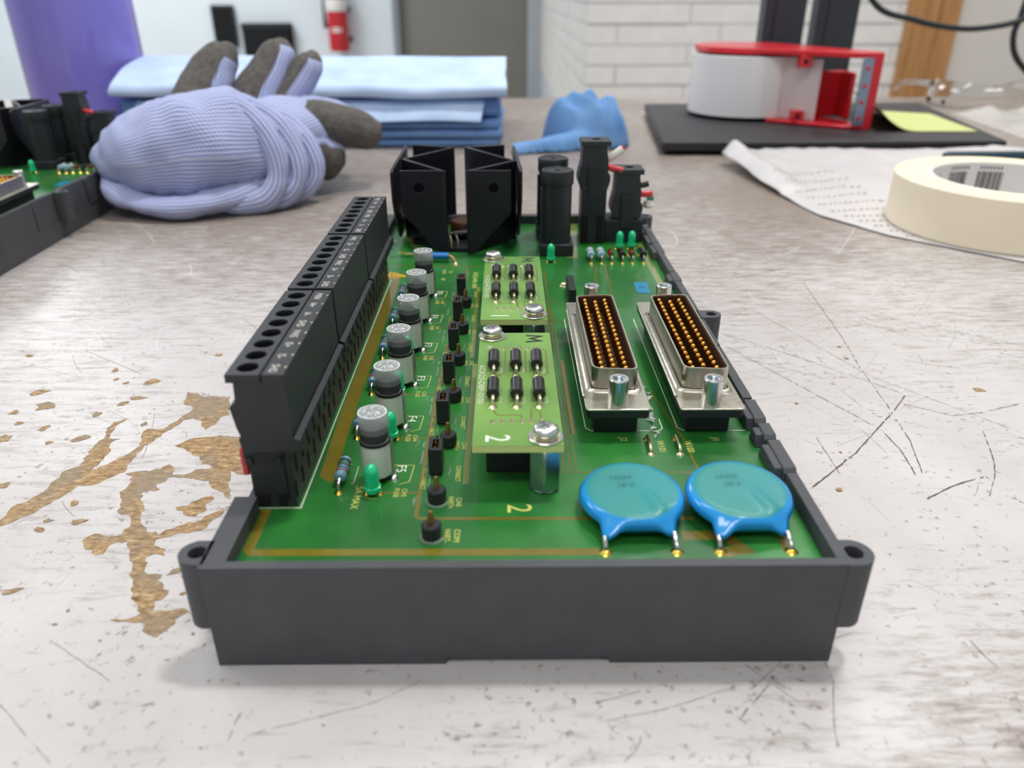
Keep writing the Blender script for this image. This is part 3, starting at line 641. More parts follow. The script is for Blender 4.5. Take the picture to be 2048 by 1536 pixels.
# ---- upright fuses with clear caps
def make_fuse():
    f = MB()
    f.lathe([(0, 1.6), (2.95, 1.6), (3.0, 2.0), (3.0, 9.2), (2.7, 9.6), (0, 9.6)], 'fuse_white', n=28)
    f.lathe([(0, 0.6), (2.5, 0.6), (2.5, 1.7)], 'deep_black', n=20)
    o = f.build('fuse', mod, (-29.7, 32.5, Zp))
    c = MB(); c.lathe([(3.0, 9.3), (3.14, 9.3), (3.14, 11.9), (3.14, 13.2), (3.14, 15.7), (2.95, 16.0), (0, 16.0)], 'clear_cap', n=32, mats=['clear_cap_low', 'clear_cap_low', 'clear_cap_mid', 'clear_cap', 'clear_cap', 'clear_cap'])
    c.build('clear_cap', o)
    k = MB(); k.lathe([(2.75, 9.1), (3.18, 9.1), (3.18, 9.6), (2.75, 9.6)], 'deep_black', n=28)
    k.lathe([(0, 9.5), (2.65, 9.5), (2.98, 11.6), (2.9, 12.0), (1.6, 12.6), (1.2, 13.6), (0.5, 14.1), (0, 14.2)], 'deep_black', n=24); k.build('fuse_element', o)
    e = MB(); rnd = random.Random(3)
    for q in range(46):
        a = rnd.uniform(0, 2 * PI); r = 2.5 * math.sqrt(rnd.random()); d = rnd.choice((0, 1.2, 2.1, 2.8)); l = rnd.uniform(0.2, 0.5)
        x, y = r * math.cos(a), r * math.sin(a); strip(e, [(x, y), (x + l * math.cos(d), y + l * math.sin(d))], 0.17, 16.03, 'cap_etch')
    e.lathe([(2.75, 16.02), (2.95, 16.02)], 'cap_etch', n=28)
    e.build('cap_print', o, recalc=False, smooth=0, kind='stuff')
    l = MB(); l.tube([(2.95, 1.0, 9.2), (3.25, 0.9, 8.6), (3.3, 0.8, 2.2), (3.6, 0.6, 0.6), (3.6, 0.4, 0)], [0.42, 0.36, 0.34, 0.34, 0.34], 'bright_steel', n=8)
    l.lathe([(0.0, 0.9), (0.5, 0.8), (1.0, 0.3), (1.1, 0)], 'bright_steel', c=(3.3, -0.2, 0), n=12); l.build('side_clip', o)
    return o
fuse0 = make_fuse()
for i in range(6):
    o = fuse0 if i == 0 else copy_tree(fuse0, mod, (-29.7, 32.5 + 21.67 * i, Zp))
    o.rotation_euler.z = random.uniform(-0.15, 0.15) if i else 0
def make_led(x, y):
    m = MB(); m.lathe([(0, 0.9), (1.72, 0.9), (1.72, 1.9), (1.45, 2.0), (1.45, 5.2), (1.25, 6.1), (0.8, 6.75), (0.3, 7.05), (0, 7.1)], 'led_green', n=22)
    o = m.build('led', mod, (x, y, Zp), smooth=50)
    w = MB(); w.box(-0.9, 0.9, -0.2, 0.2, 2.2, 4.0, 'wire_green'); w.build('lead_frame', o)
    for s_ in (-1.27, 1.27):
        l = MB(); l.tube([(s_, 0, -0.1), (s_, 0, 1.4)], 0.25, 'solder', n=6); l.lathe([(0.85, 0), (0.7, 0.2), (0.3, 0.5), (0, 0.5)], 'gold_solder', c=(s_, 0, 0), n=12); l.build('lead', o)
    return o
led0 = make_led(-29.9, 26.8)
led0['label'] = 'small green LED'
LEDS = [led0]
for i in range(1, 6): LEDS.append(copy_tree(led0, mod, (-29.9 + (0.9 if i == 1 else 0), 26.8 + 21.67 * i, Zp)))
for x, y, in ((14.4, 177.6), (42.5, 194.0), (47.4, 194.6)): LEDS.append(copy_tree(led0, mod, (x, y, Zp)))

def make_axial(name, x, y, body, L=5.6, r=1.25, bands=(), lift=2.0, span=9.6, parent=None, zz=Zp, padm='gold_solder', leadm='bright_steel', lr=0.32):
    """axial part lying along y, its near lead pad at the origin"""
    parent = parent or mod
    m = MB(); y0 = (span - L) / 2
    m.lathe([(0, y0), (r * 0.7, y0 + 0.05), (r, y0 + 0.45), (r, y0 + 1.2), (r * 0.9, y0 + 1.5), (r * 0.9, y0 + L - 1.5), (r, y0 + L - 1.2), (r, y0 + L - 0.45), (r * 0.7, y0 + L - 0.05), (0, y0 + L)] if bands else
            [(0, y0), (r * 0.86, y0), (r, y0 + 0.25), (r, y0 + L - 0.25), (r * 0.86, y0 + L), (0, y0 + L)], body, c=(0, 0, lift), axis='y', n=18)
    o = m.build(name, parent, (x, y, zz))
    for bm, t, wd in bands:
        rr = r * 0.915 if 0.25 < t < 0.75 else r * 1.01
        q = MB(); q.lathe([(rr * 0.9, y0 + L * t), (rr, y0 + L * t), (rr, y0 + L * t + wd), (rr * 0.9, y0 + L * t + wd)], bm, c=(0, 0, lift), axis='y', n=18); q.build('colour_band', o)
    for a, b_ in ((0, y0), (span, y0 + L)):
        sg = 1 if b_ > a else -1
        q = MB(); q.tube([(0, a, -0.1), (0, a, lift * 0.6), (0, a + sg * 0.35, lift * 0.92), (0, a + sg * 0.8, lift), (0, b_ + sg * 0.2, lift)], lr, leadm, n=8)
        q.lathe([(0.95, 0), (0.8, 0.15), (0.42, 0.55), (0, 0.55)], padm, c=(0, a, 0), n=12); q.build('lead', o)
    return o
BANDS = [('resistor_green', 0.56, 1.9), ('band_black', 0.5, 0.35), ('band_red', 0.2, 0.4), ('band_black', 0.34, 0.45), ('band_black', 0.78, 0.4)]
res0 = make_axial('resistor', -37.0, 27.2, 'resistor_blue', L=7.0, r=1.3, bands=BANDS, span=11.0, lift=2.2)
for i in range(1, 6): copy_tree(res0, mod, (-37.0 - (0.3 if i > 2 else 0), 27.2 + 21.67 * i, Zp))

# ---- jumpers and round test posts
def make_jumper():
    m = MB()
    m.prism([(-1.45, 0), (1.45, 0), (1.45, 5.2), (-1.45, 5.2)], 0.4, 6.6, 'black_plastic', holes=[[(-0.65, 0.8), (0.65, 0.8), (0.65, 4.4), (-0.65, 4.4)]])
    m.box(-1.2, 1.2, 0.3, 8.0, 0, 0.6, 'black_plastic'); m.box(-0.64, 0.64, 0.81, 4.39, 1, 4.8, 'deep_black')
    o = m.build('jumper', mod, (-17.6, 33.0, Zp), bevel=0.12)
    pm_ = None
    for yy in (1.4, 3.6, 6.3):
        if pm_ is None:
            q = MB(); q.loft([[(-0.3, -0.3, 0), (0.3, -0.3, 0), (0.3, 0.3, 0), (-0.3, 0.3, 0)], [(-0.3, -0.3, 5.8), (0.3, -0.3, 5.8), (0.3, 0.3, 5.8), (-0.3, 0.3, 5.8)], [(-0.14, -0.14, 6.4), (0.14, -0.14, 6.4), (0.14, 0.14, 6.4), (-0.14, 0.14, 6.4)]], 'gold_pin')
            q = q.build('pin', o, (0, yy, 0)); pm_ = q.data
        else: place('pin', pm_, o, (0, yy, 0))
    return o
j0 = make_jumper()
for i in range(1, 6): copy_tree(j0, mod, (-17.6, 33.0 + 21.4 * i, Zp))
def make_post():
    m = MB(); m.lathe([(0, 0), (1.75, 0), (1.75, 0.5), (1.9, 0.7), (1.9, 2.9), (1.7, 3.15), (0.5, 3.15), (0.5, 2.6)], 'black_plastic', n=22)
    o = m.build('test_post', mod, (-16.7, 12.6, Zp))
    q = MB(); q.tube([(0, 0, 0), (0, 0, 4.9), (0, 0, 5.9)], [0.62, 0.58, 0.35], 'copper_pin', n=8); q.build('pin', o)
    return o
p0 = make_post()
for i in range(6): copy_tree(p0, mod, (-16.6 + (0.9 if i else 0), 24.0 + 21.5 * i, Zp))

# ---- D-shaped connectors
def dshape(x0, x1, y0, y1, r, sk):
    """rounded quadrilateral, narrower towards x0"""
    P = [(x0, y0 + sk), (x1, y0), (x1, y1), (x0, y1 - sk)]; out = []
    for i in range(4):
        p = Vector(P[i]); a = (Vector(P[i - 1]) - p).normalized(); b_ = (Vector(P[(i + 1) % 4]) - p).normalized()
        for k in range(7):
            t = k / 6; q = p + a * r * (1 - t) ** 2 + b_ * r * t ** 2; out.append((q.x, q.y))
    return out
def make_dsub():
    o = MB()                                   # origin: nearest pin of the left row, at board level
    o.prism(dshape(-4.3, 9.9, -11.2, 55.3, 1.2, 0), 5.3, 7.4, 'black_plastic')
    o.box(-2.2, 7.9, -7.9, 52, 0, 5.4, 'black_plastic')
    root = o.build('d_sub_connector', mod, (19.9, 59.0, Zp), bevel=0.3)
    f = MB(); f.prism(dshape(-4.6, 10.2, -11.4, 55.5, 1.0, 0), 7.35, 7.85, 'tin_steel')
    # rolled edge of the flange and stepped collar around the shell
    f.loft([[(x, y, z_) for x, y in dshape(-2.9 - g, 8.6 + g, -3.1 - g, 47.2 + g, 2.4, 0.9)] for g, z_ in ((0.9, 7.8), (0.5, 8.2), (0.0, 8.4), (-0.1, 8.0))], 'tin_steel', cap=False)
    f.tube([(-4.5, -5.5, 7.9), (-4.5, 49.5, 7.9)], 0.45, 'tin_steel', n=10)
    f.build('flange', root, bevel=0.15)
    out = dshape(-2.5, 8.2, -2.7, 46.9, 2.2, 0.9); inn = dshape(-2.1, 7.8, -2.3, 46.5, 2.0, 0.9); inn2 = dshape(-2.05, 7.75, -2.25, 46.45, 2.0, 0.9)
    sh = MB(); sh.prism(out, 7.6, 13.6, 'tin_steel', holes=[inn]); sh.build('metal_shell', root, smooth=30)
    i_ = MB(); i_.prism(inn2, 7.6, 8.3, 'dark_wood_brown')
    i_.prism(dshape(-2.08, 7.78, -2.28, 46.48, 2.0, 0.9), 8.0, 13.2, 'dark_wood_brown', holes=[dshape(-1.95, 7.65, -2.15, 46.35, 1.95, 0.9)]); i_.build('insulator', root)
    pn = None
    for c, n, y0 in ((0, 17, 0), (2.84, 16, 1.38), (5.68, 17, 0)):
        for k in range(n):
            if pn is None:
                m = MB(); m.lathe([(0.42, 0), (0.42, 3.9), (0.66, 4.15), (0.66, 4.7), (0.36, 5.15), (0, 5.3)], 'gold_pin', n=12, mats=['pin_shaft', 'gold_pin', 'gold_pin', 'gold_pin', 'gold_pin']); q = m.build('pin', root, (c, y0 + 2.76 * k, 8.0)); pn = q.data
            else: place('pin', pn, root, (c, y0 + 2.76 * k, 8.0))
    js = None
    for y in (-8.45, 52.6):
        if js is None:
            m = MB(); m.lathe([(0, 7.8), (2.25, 7.8), (2.25, 14.1), (2.1, 14.3), (1.45, 14.3), (1.35, 13.9), (1.35, 10.5), (0, 10.5)], 'bright_steel', n=28)
            for q_ in range(7): m.lathe([(1.36, 11 + q_ * 0.45), (1.15, 11.2 + q_ * 0.45), (1.36, 11.4 + q_ * 0.45)], 'zinc_steel', n=18)
            q = m.build('jack_screw', root, (2.84, y, 0)); js = q.data
        else: place('jack_screw', js, root, (2.84, y, 0))
    return root
ds = make_dsub(); ds2 = copy_tree(ds, mod, (19.9 + 21.33, 59.0, Zp))
ds['label'] = 'metal-shelled pin connector beside the small light green boards'; ds2['label'] = 'metal-shelled pin connector at the right tray wall'
# ---- flakes of dried varnish; pale beads added to give the coating its glints
mat('varnish_glint', 'b9c9b4', 0.08, alpha=0.35, coat=1.0); mat('varnish_flake', 'dfe4dc', 0.12, alpha=0.6, coat=1.0)
rv_ = random.Random(4); vf = MB()
for i in range(16):
    t = i / 15; x, y = 33.2 - 1.6 * t + rv_.uniform(-.6, .6), 73 - 24 * t
    pts = [(x + rv_.uniform(-1.1, 1.1), y + rv_.uniform(-1.6, 1.6), Zp + rv_.uniform(0.05, 0.9)) for k in range(5)]
    vf.add(pts, [(0, 1, 2), (1, 2, 3), (2, 3, 4), (0, 2, 4)], 'varnish_flake')
vf.build('varnish_flake', pcb, smooth=0, recalc=False, kind='stuff')
def bead(pts, r=0.28):
    MB().tube([(x, y, Zp + 0.05) for x, y in pts], [r * 0.5] + [r] * (len(pts) - 2) + [r * 0.5], 'varnish_glint', n=10).build('glint_bead', pcb)  # pale raised bead, added to imitate a glint on the coating
for i in range(5):
    y = 21.5 * i
    bead([(-18.9, 29.0 + y), (-18.7, 31.5 + y), (-18.9, 33.5 + y)]); bead([(-21.2, 22.5 + y), (-21.3, 24.0 + y), (-21.0, 25.2 + y)], 0.4); bead([(-21.3, 37.5 + y), (-21.1, 40 + y), (-21.2, 43 + y)], 0.35)
    bead([(-23.2, 45 + y), (-22.4, 46.5 + y), (-22.9, 48.5 + y)], 0.2); bead([(-14.9, 33 + y), (-14.7, 35 + y), (-14.8, 37 + y)])
for x, y in ((-16.7, 12.6), (-16.6, 24.0)):
    bead([(x + 2.1 * math.cos(a), y + 2.1 * math.sin(a)) for a in [2.6 + 3.6 * k / 12 for k in range(13)]], 0.35)
# ---- wire links
def make_link(x):
    m = MB(); m.tube([(0, 0, -0.1), (0, 0.15, 0.8), (0, 0.8, 1.3), (0, 3, 1.4), (0, 5.6, 1.3), (0, 6.2, 0.6), (0, 6.3, 0)], 0.42, 'solder', n=8)
    m.lathe([(1.0, 0), (0.8, 0.3), (0.4, 0.6), (0, 0.6)], 'solder', n=12); m.lathe([(0.8, 0), (0.6, 0.3), (0, 0.5)], 'gold_solder', c=(0, 6.3, 0), n=12)
    return m.build('wire_link', mod, (x, 41.3, Zp))
l0 = make_link(29.5); copy_tree(l0, mod, (36.0, 41.3, Zp))

# ---- blue disc capacitors
def disc_material():
    m = bpy.data.materials.new('disc_blue'); m.use_nodes = True; nt = m.node_tree; p = nt.nodes['Principled BSDF']
    at = node(nt, 'ShaderNodeAttribute', {'attribute_name': 'film'}); tc = nt.nodes.new('ShaderNodeTexCoord')
    n = node(nt, 'ShaderNodeTexNoise', Vector=tc.outputs['Object'], Scale=160.0, Detail=4.0)
    n2 = node(nt, 'ShaderNodeTexNoise', Vector=tc.outputs['Object'], Scale=60.0, Detail=2.0)
    green = ramp(nt, n2.outputs[0], (0.35, lin('258478')), (0.65, lin('1e8a8e')))
    fac = ramp(nt, math_n(nt, 'ADD', at.outputs['Fac'], math_n(nt, 'MULTIPLY', math_n(nt, 'SUBTRACT', n.outputs[0], 0.5), 0.5)), (0.35, (0, 0, 0)), (0.62, (1, 1, 1)))
    nt.links.new(mixc(nt, fac, lin('2292d6'), green), p.inputs['Base Color'])
    nt.links.new(math_n(nt, 'MULTIPLY_ADD', fac, 0.30, 0.16), p.inputs['Roughness']); p.inputs['Coat Weight'].default_value = 0.08
    MATS['disc_blue'] = m
disc_material()
def make_disc():
    """pillow-shaped disc with two shoulders that run down onto the leads; origin between the pads"""
    R0, cy = 10.4, 13.0; H = 1.75; NA, NR = 96, 14
    lugs = [Vector((-6.3, 1.6)), Vector((6.6, 2.6))]
    def outline(a):
        r = R0
        for l in lugs:
            d = l - Vector((0, cy)); la = math.atan2(d.y, d.x); dl = d.length
            da = (a - la + PI) % (2 * PI) - PI
            r = max(r, r + (dl - R0) * math.exp(-(da / 0.155) ** 2)); 
        da = (a + PI / 2 + PI) % (2 * PI) - PI                    # flat web between the two lugs
        r -= 0.55 * math.exp(-(da / 0.30) ** 2)
        return r
    v = []; film = []
    for sgn in (1, -1):
        v.append((0, cy, sgn * H)); film.append(1.0 if sgn > 0 else 0)
        for i in range(1, NR + 1):
            for k in range(NA):
                a = 2 * PI * k / NA; ro = outline(a); t = i / NR; r = ro * math.sin(t * PI / 2) if False else ro * t
                x, y = r * math.cos(a), cy + r * math.sin(a)
                edge = max(0.0, 1 - max(0.0, (r - (R0 - 2.6)) / 2.6) ** 2.2) if r < R0 else 0
                hh = H * edge ** 0.5 if r < R0 else 0
                thin = 0.75 if r > R0 - 1.2 else 0
                hh = max(hh, 0.75 * max(0, 1 - t ** 6) ** 0.5)
                if i == NR: hh = 0
                drop = 0.0
                for l in lugs:
                    dd = (Vector((x, y)) - l).length
                    drop -= 1.6 * math.exp(-(dd / 2.4) ** 2)
                    # ridge over the buried lead
                u = max(0, min(1, (y - 2) / 16))
                ridge = 0.45 * math.exp(-((x - (5.6 - (y - 3) * 0.33)) / 1.3) ** 2) * math.exp(-((y - 7) / 6) ** 2) if sgn > 0 else 0
                v.append((x, y, sgn * (hh + ridge * (t < 0.98)) + drop))
                film.append((1.0 - max(0, (r - 7.6) / 2.6)) * (1 if y > 4.4 else max(0, 1 - (4.4 - y) / 1.6)) if sgn > 0 else 0)
    n1 = 1 + NR * NA; f = []
    for s_ in (0, 1):
        o = s_ * n1
        for k in range(NA):
            q = (k + 1) % NA; f.append((o, o + 1 + k, o + 1 + q))
            for i in range(NR - 1):
                f.append((o + 1 + i * NA + k, o + 1 + i * NA + q, o + 1 + (i + 1) * NA + q, o + 1 + (i + 1) * NA + k)[::-1])
    for k in range(NA):
        q = (k + 1) % NA; f.append((1 + (NR - 1) * NA + k, 1 + (NR - 1) * NA + q, n1 + 1 + (NR - 1) * NA + q, n1 + 1 + (NR - 1) * NA + k))
    m = MB(); m.add(v, f, 'disc_blue')
    # join rim
    o = m.build('disc_capacitor', mod, (21.9, 7.7, Zp + 2.9), smooth=80)
    at = o.data.attributes.new('film', 'FLOAT', 'POINT'); at.data.foreach_set('value', film)
    b_ = bmesh.new(); b_.from_mesh(o.data); bmesh.ops.remove_doubles(b_, verts=b_.verts, dist=1e-5); bmesh.ops.recalc_face_normals(b_, faces=b_.faces); b_.to_mesh(o.data); b_.free()
    for x, yb in ((-6.5, 1.5), (6.6, 2.6)):
        q = MB(); q.tube([(x + 0.05, yb + 0.6, -1.0), (x, yb - 0.5, -1.1), (x + 0.1, 0.5, -1.7), (x + 0.15, 0.05, -2.4), (x + 0.15, 0, -3.0)], 0.42, 'bright_steel', n=10)
        q.lathe([(1.25, -2.9), (1.0, -2.7), (0.5, -2.35), (0, -2.3)], 'gold_solder', c=(x + 0.15, 0, 0), n=14); q.build('lead', o)
    pr = MB(); text(pr, '103M', -1.8, 17.0, 2.38, 1.25, 'silk_ink', rot=0, sx=1.1); text(pr, '2KV', -1.0, 14.6, 2.38, 1.25, 'silk_ink', rot=0, sx=1.1); pr.build('printing', o, recalc=False, smooth=0, kind='stuff')
    return o
mat('silk_ink', '2a7f80', 0.5)
dc = make_disc(); dc2 = copy_tree(dc, mod, (42.9, 7.6, Zp + 2.9))
dc['label'] = 'round blue disc capacitor lying nearer the board centre'; dc2['label'] = 'round blue disc capacitor lying nearer the right wall'
dc.rotation_euler.x = 0.03; dc2.rotation_euler.x = 0.05

# ---- the two small daughter boards on standoffs
def make_daughter(y0, y1, x0, x1, name_no, scr, padrows, dio, mark):
    zz = 31.3; m = MB(); m.box(x0 + 0.02, x1 - 0.02, y0 + 0.02, y1 - 0.02, zz - 1.55, zz - 0.05, 'board_edge'); m.box(x0, x1, y0, y1, zz - 0.05, zz, 'daughter_green')
    m.box(x0, x1, y0, y1, zz - 1.6, zz - 1.55, 'daughter_green')
    o = m.build('daughter_board', mod)
    hs = None
    for yy in (padrows[0] + 0.0, padrows[1] - 2.0):
        h = MB(); h.box(-6.9, 6.3, yy - 1.2, yy + 1.4, Zp, zz - 1.6, 'black_plastic'); h.build('socket_strip', o, bevel=0.15)
    for x, y in scr:
        q = MB(); q.prism(circle(0, 0, 3.55, 6, PI / 7), Zp + 0.4, zz - 1.6, 'zinc_steel'); q.lathe([(0, Zp), (2.9, Zp), (3.3, Zp + 0.5), (0, Zp + 0.5)], 'zinc_steel', n=24)
        q.build('standoff', o, (x, y, 0), bevel=0.35)
        q = MB(); q.lathe([(0, zz), (3.55, zz), (3.6, zz + 0.3), (3.45, zz + 0.45), (0, zz + 0.45)], 'bright_steel', n=32)
        q.lathe([(2.3, zz + 0.5), (2.75, zz + 0.55), (2.75, zz + 1.0), (2.3, zz + 1.05)], 'solder', n=28)
        q.lathe([(0, zz + 1.05), (2.45, zz + 1.05), (2.6, zz + 1.25), (2.65, zz + 1.7), (2.5, zz + 2.25), (2.1, zz + 2.6), (1.4, zz + 2.78), (0, zz + 2.85)], 'bright_steel', n=32)
        q = q.build('screw', o, (x, y, 0))
        c = MB(); c.prism([(-1.2, -0.22), (-0.22, -0.22), (-0.22, -1.2), (0.22, -1.2), (0.22, -0.22), (1.2, -0.22), (1.2, 0.22), (0.22, 0.22), (0.22, 1.2), (-0.22, 1.2), (-0.22, 0.22), (-1.2, 0.22)], zz + 2.6, zz + 2.87, 'bracket_grey'); c = c.build('recess_shade', o, (x, y, 0)); c.rotation_euler.z = x * 0.7  # raised dark cross painted as the shade in the screw head's recess
    pm_ = None
    for r_, y in enumerate(padrows):
        for k in range(6):
            if pm_ is None:
                q = MB().lathe([(0.62, 0), (0.5, 0.2), (0.3, 0.5), (0, 0.55)], 'solder', n=12).build('solder_joint', o, (-5.45 + 2.03 * k, y, zz)); pm_ = q.data
            else: place('solder_joint', pm_, o, (-5.45 + 2.03 * k, y, zz))
    return o, zz
d2, zz = make_daughter(25.9, 82.2, -9.4, 8.8, '2', ((5.3, 29.2), (-6.2, 79.8)), (35.6, 72.4), None, None)
d1, zz = make_daughter(91.2, 147, -9.6, 8.7, '1', ((5.2, 94.6), (-6.7, 144.0)), (99.2, 136.5), None, None)
dd0 = None
for par, rows in ((d2, (41.8, 56.7)), (d1, (104.6, 121.2))):
    for y in rows:
        for x in (-5.5, -0.3, 4.6):
            if dd0 is None:
                dd0 = make_axial('diode', x, y, 'diode_black', L=6.6, r=1.42, lift=1.75, span=11.6, parent=par, zz=zz, padm='solder', leadm='solder', lr=0.42)
            else: copy_tree(dd0, par, (x, y, zz))
for par, y0, num, rows, code in ((d2, 25.9, '2', (41.8, 56.7), '6CX23-DBP-0100'), (d1, 91.2, '1', (104.6, 121.2), '6CX23-ACB-0100')):
    s = MB(); z = zz + 0.03
    text(s, num, -4.3, y0 + 2.9, z, 5.0, 'silk_white', sx=0.8)
    text(s, code, -8.2, y0 + 27, z, 1.35, 'silk_pale', sx=1.35)
    text(s, 'P1', -7.0, y0 + 47.0, z, 1.4, 'silk_pale'); text(s, 'P2', 5.4, y0 + 8.6, z, 1.3, 'silk_pale')
    for y in rows:
        for x in (-5.5, -0.3, 4.6): strip(s, [(x - 1.3, y + 1.9), (x + 1.75, y + 1.9), (x + 1.75, y + 4.5)], 0.16, z, 'silk_pale')
    s.build('silkscreen', par, recalc=False, smooth=0, kind='stuff')
    mk = MB(); c = (4.3, y0 + 52.6)
    strip(mk, [(c[0] - 1.9, c[1] - 2.2), (c[0] + 1.9, c[1] - 1.6), (c[0] - 0.6, c[1] - 0.2), (c[0] + 2.2, c[1] + 1.4), (c[0] - 1.7, c[1] + 1.8)], 0.75, z + 0.02, 'marker_black'); mk.build('pen_mark', par, recalc=False, smooth=0)
    for pts in ([(-2.8, y0 + 45), (-2.8, y0 + 33), (-4.5, y0 + 31)], [(2.1, y0 + 45), (2.1, y0 + 33)], [(5.2, y0 + 46.6), (7.2, y0 + 45), (7.2, y0 + 32), (5.6, y0 + 30.5)], [(-5.4, y0 + 14.5), (-4.6, y0 + 12.4), (0.6, y0 + 12.4), (0.7, y0 + 10)], [(2.7, y0 + 15), (2.6, y0 + 10)], [(4.6, y0 + 15), (4.7, y0 + 10)]):
        q = MB(); strip(q, pts, 0.35, zz + 0.015, 'trace_brown'); q.build('trace', par, recalc=False, smooth=0)
d2['label'] = 'light green add-on board marked 2'; d1['label'] = 'light green add-on board marked 1'

# ---- folded black heat sinks
def panel(parent, a, b_, poly, t=1.2, holes=(), name='fin'):
    a = Vector(a); b_ = Vector(b_); d = (b_ - a).normalized(); n = Vector((-d.y, d.x))
    m = MB(); m.prism(poly, -t / 2, t / 2, 'anodised_black', holes=holes, pos=lambda u, v, w: (a.x + d.x * u + n.x * w, a.y + d.y * u + n.y * w, v))
    return m.build(name, parent, bevel=0 if holes else 0.3, smooth=0 if holes else 35)
zt = 51.6
base = MB(); base.box(-43, 0, 196, 236, Zp, 20.9, 'anodised_black')
for side in (0, 1):
    if side == 0: fo, fi, mo, bi, bo, op = (-42, 187.6), (-25.6, 187.6), (-43.4, 211), (-25.2, 236), (-43, 242.5), ((-45.3, 188.6), (-45.6, 240))
    else: fo, fi, mo, bi, bo, op = (-0.6, 187.6), (-16.8, 187.6), (0.9, 207), (-19.6, 237), (-3.1, 241.6), ((3.2, 190.6), (0.9, 239))
    root = MB().box(min(fo[0], fi[0]) + 2, max(fo[0], fi[0]) - 2, 200, 234, Zp + 0.05, 21.2, 'anodised_black').build('heat_sink', mod)
    root['label'] = 'folded black metal heat sink beside the terminal plugs' if side == 0 else 'folded black metal heat sink beside the fuse holders'
    L = abs(fi[0] - fo[0])
    cyl = (6.9 if side == 0 else 6.6)
    panel(root, fo, fi, [(0, zt), (L, zt), (L, Zp + 0.1), (L - 1.2, Zp + 0.1), (1.0, 34.5), (0, 36)], holes=[circle(cyl, 45.2, 1.95, 24)])
    q = MB(); 
    for a, b_, lo in ((fi, mo, 21), (mo, bi, 21), (bi, bo, 25)):
        Lx = (Vector(b_) - Vector(a)).length
        if a == fi: panel(root, a, b_, [(0, zt), (Lx, zt), (Lx, 22), (Lx - 2, Zp + 0.2), (0, Zp + 0.2)])
        else: panel(root, a, b_, [(0, zt), (Lx, zt), (Lx, lo), (0, lo)])
    Lx = (Vector(op[1]) - Vector(op[0])).length
    panel(root, op[0], op[1], [(0, zt - 1), (2, zt), (Lx, zt), (Lx, 22), (14, 22), (4, 33), (0, 40)])
    for p_ in (fi, mo, bi): MB().lathe([(0.75, lo_ := Zp + 0.2), (0.75, zt - 0.1), (0, zt - 0.1)], 'anodised_black', c=(p_[0], p_[1], 0), n=14).build('fold', root)
tr = MB(); tr.box(-25.5, -17.5, 190, 204, Zp, 21.0, 'anodised_black'); tr.lathe([(0, 20.9), (5.6, 20.9), (5.6, 26), (5.0, 27), (0, 27)], 'dark_wood_brown', c=(-20, 210, 0), n=24)
tro = tr.build('power_transistor', mod)
for x in (-24.2, -21.6):
    q = MB(); q.tube([(x, 192.5, Zp), (x, 192.7, 23.6), (x - 0.4, 193.4, 24.8), (x - 1.6, 199, 25.2)], 0.45, 'solder', n=8); q.build('lead', tro)
q = MB(); q.tube([(-26, 203, 22.5), (-18, 203, 23.6), (-16.5, 203, 23.6)], 1.4, 'diode_black', n=12); q.build('sleeve', tro)

# ---- blue sleeved wire link, small black post
w = MB(); w.tube([(-33, 178.6, Zp), (-32.8, 178.6, Zp + 1.6), (-31.4, 178.6, Zp + 2.2), (-24.0, 178.2, Zp + 2.2), (-22.6, 177.6, Zp + 1.6), (-21.4, 175.8, Zp)], 0.55, 'copper_pin', n=8)
wo = w.build('wire_link', mod); MB().tube([(-31.5, 178.6, Zp + 2.2), (-24.2, 178.2, Zp + 2.2)], 1.35, 'wire_blue', n=14).build('sleeve', wo)['label'] = 'bright blue sleeve'
MB().lathe([(1.0, 0), (0.8, 0.3), (0.3, 0.7), (0, 0.7)], 'solder', n=12).build('solder_joint', wo, (-21.4, 175.6, Zp))
MB().box(17.9, 20.3, 133, 147.5, Zp, 24.6, 'black_plastic').build('spacer_post', mod, bevel=0.2)

# ---- round panel fuse holders
def make_holder(x, y):
    m = MB(); m.box(-6.4, 6.4, -6.6, 8, 0, 4.6, 'black_plastic')
    o = m.build('fuse_holder', mod, (x, y, Zp), bevel=0.4)
    m = MB(); m.lathe([(0, 4), (5.6, 4), (5.6, 26.4), (0, 26.4)], 'black_plastic', n=36); m.box(-6.3, -5.2, -1.5, 1.5, 4, 25, 'black_plastic'); m.build('barrel', o)
    m = MB(); m.lathe([(5.3, 26.4), (6.0, 26.5), (6.15, 27), (6.15, 31.3), (5.9, 31.8), (5.0, 31.9), (4.8, 31.6), (0, 31.6)], 'black_plastic', n=36)
    q = m.build('screw_cap', o); MB().box(-0.9, 0.9, -1.6, 1.6, 31.3, 31.72, 'deep_black').build('driver_slot_shade', q)  # black rectangle on the cap painted as the dark of its slot
    m = MB(); m.box(-5.95, -5.7, -0.6, 0.6, 27.3, 29, 'silk_pale'); m.build('cap_mark', o)
    return o
fh = make_holder(17, 190.6); fh2 = copy_tree(fh, mod, (16.6, 213.5, Zp))
fh['label'] = 'round black fuse holder standing in front'; fh2['label'] = 'round black fuse holder standing behind'

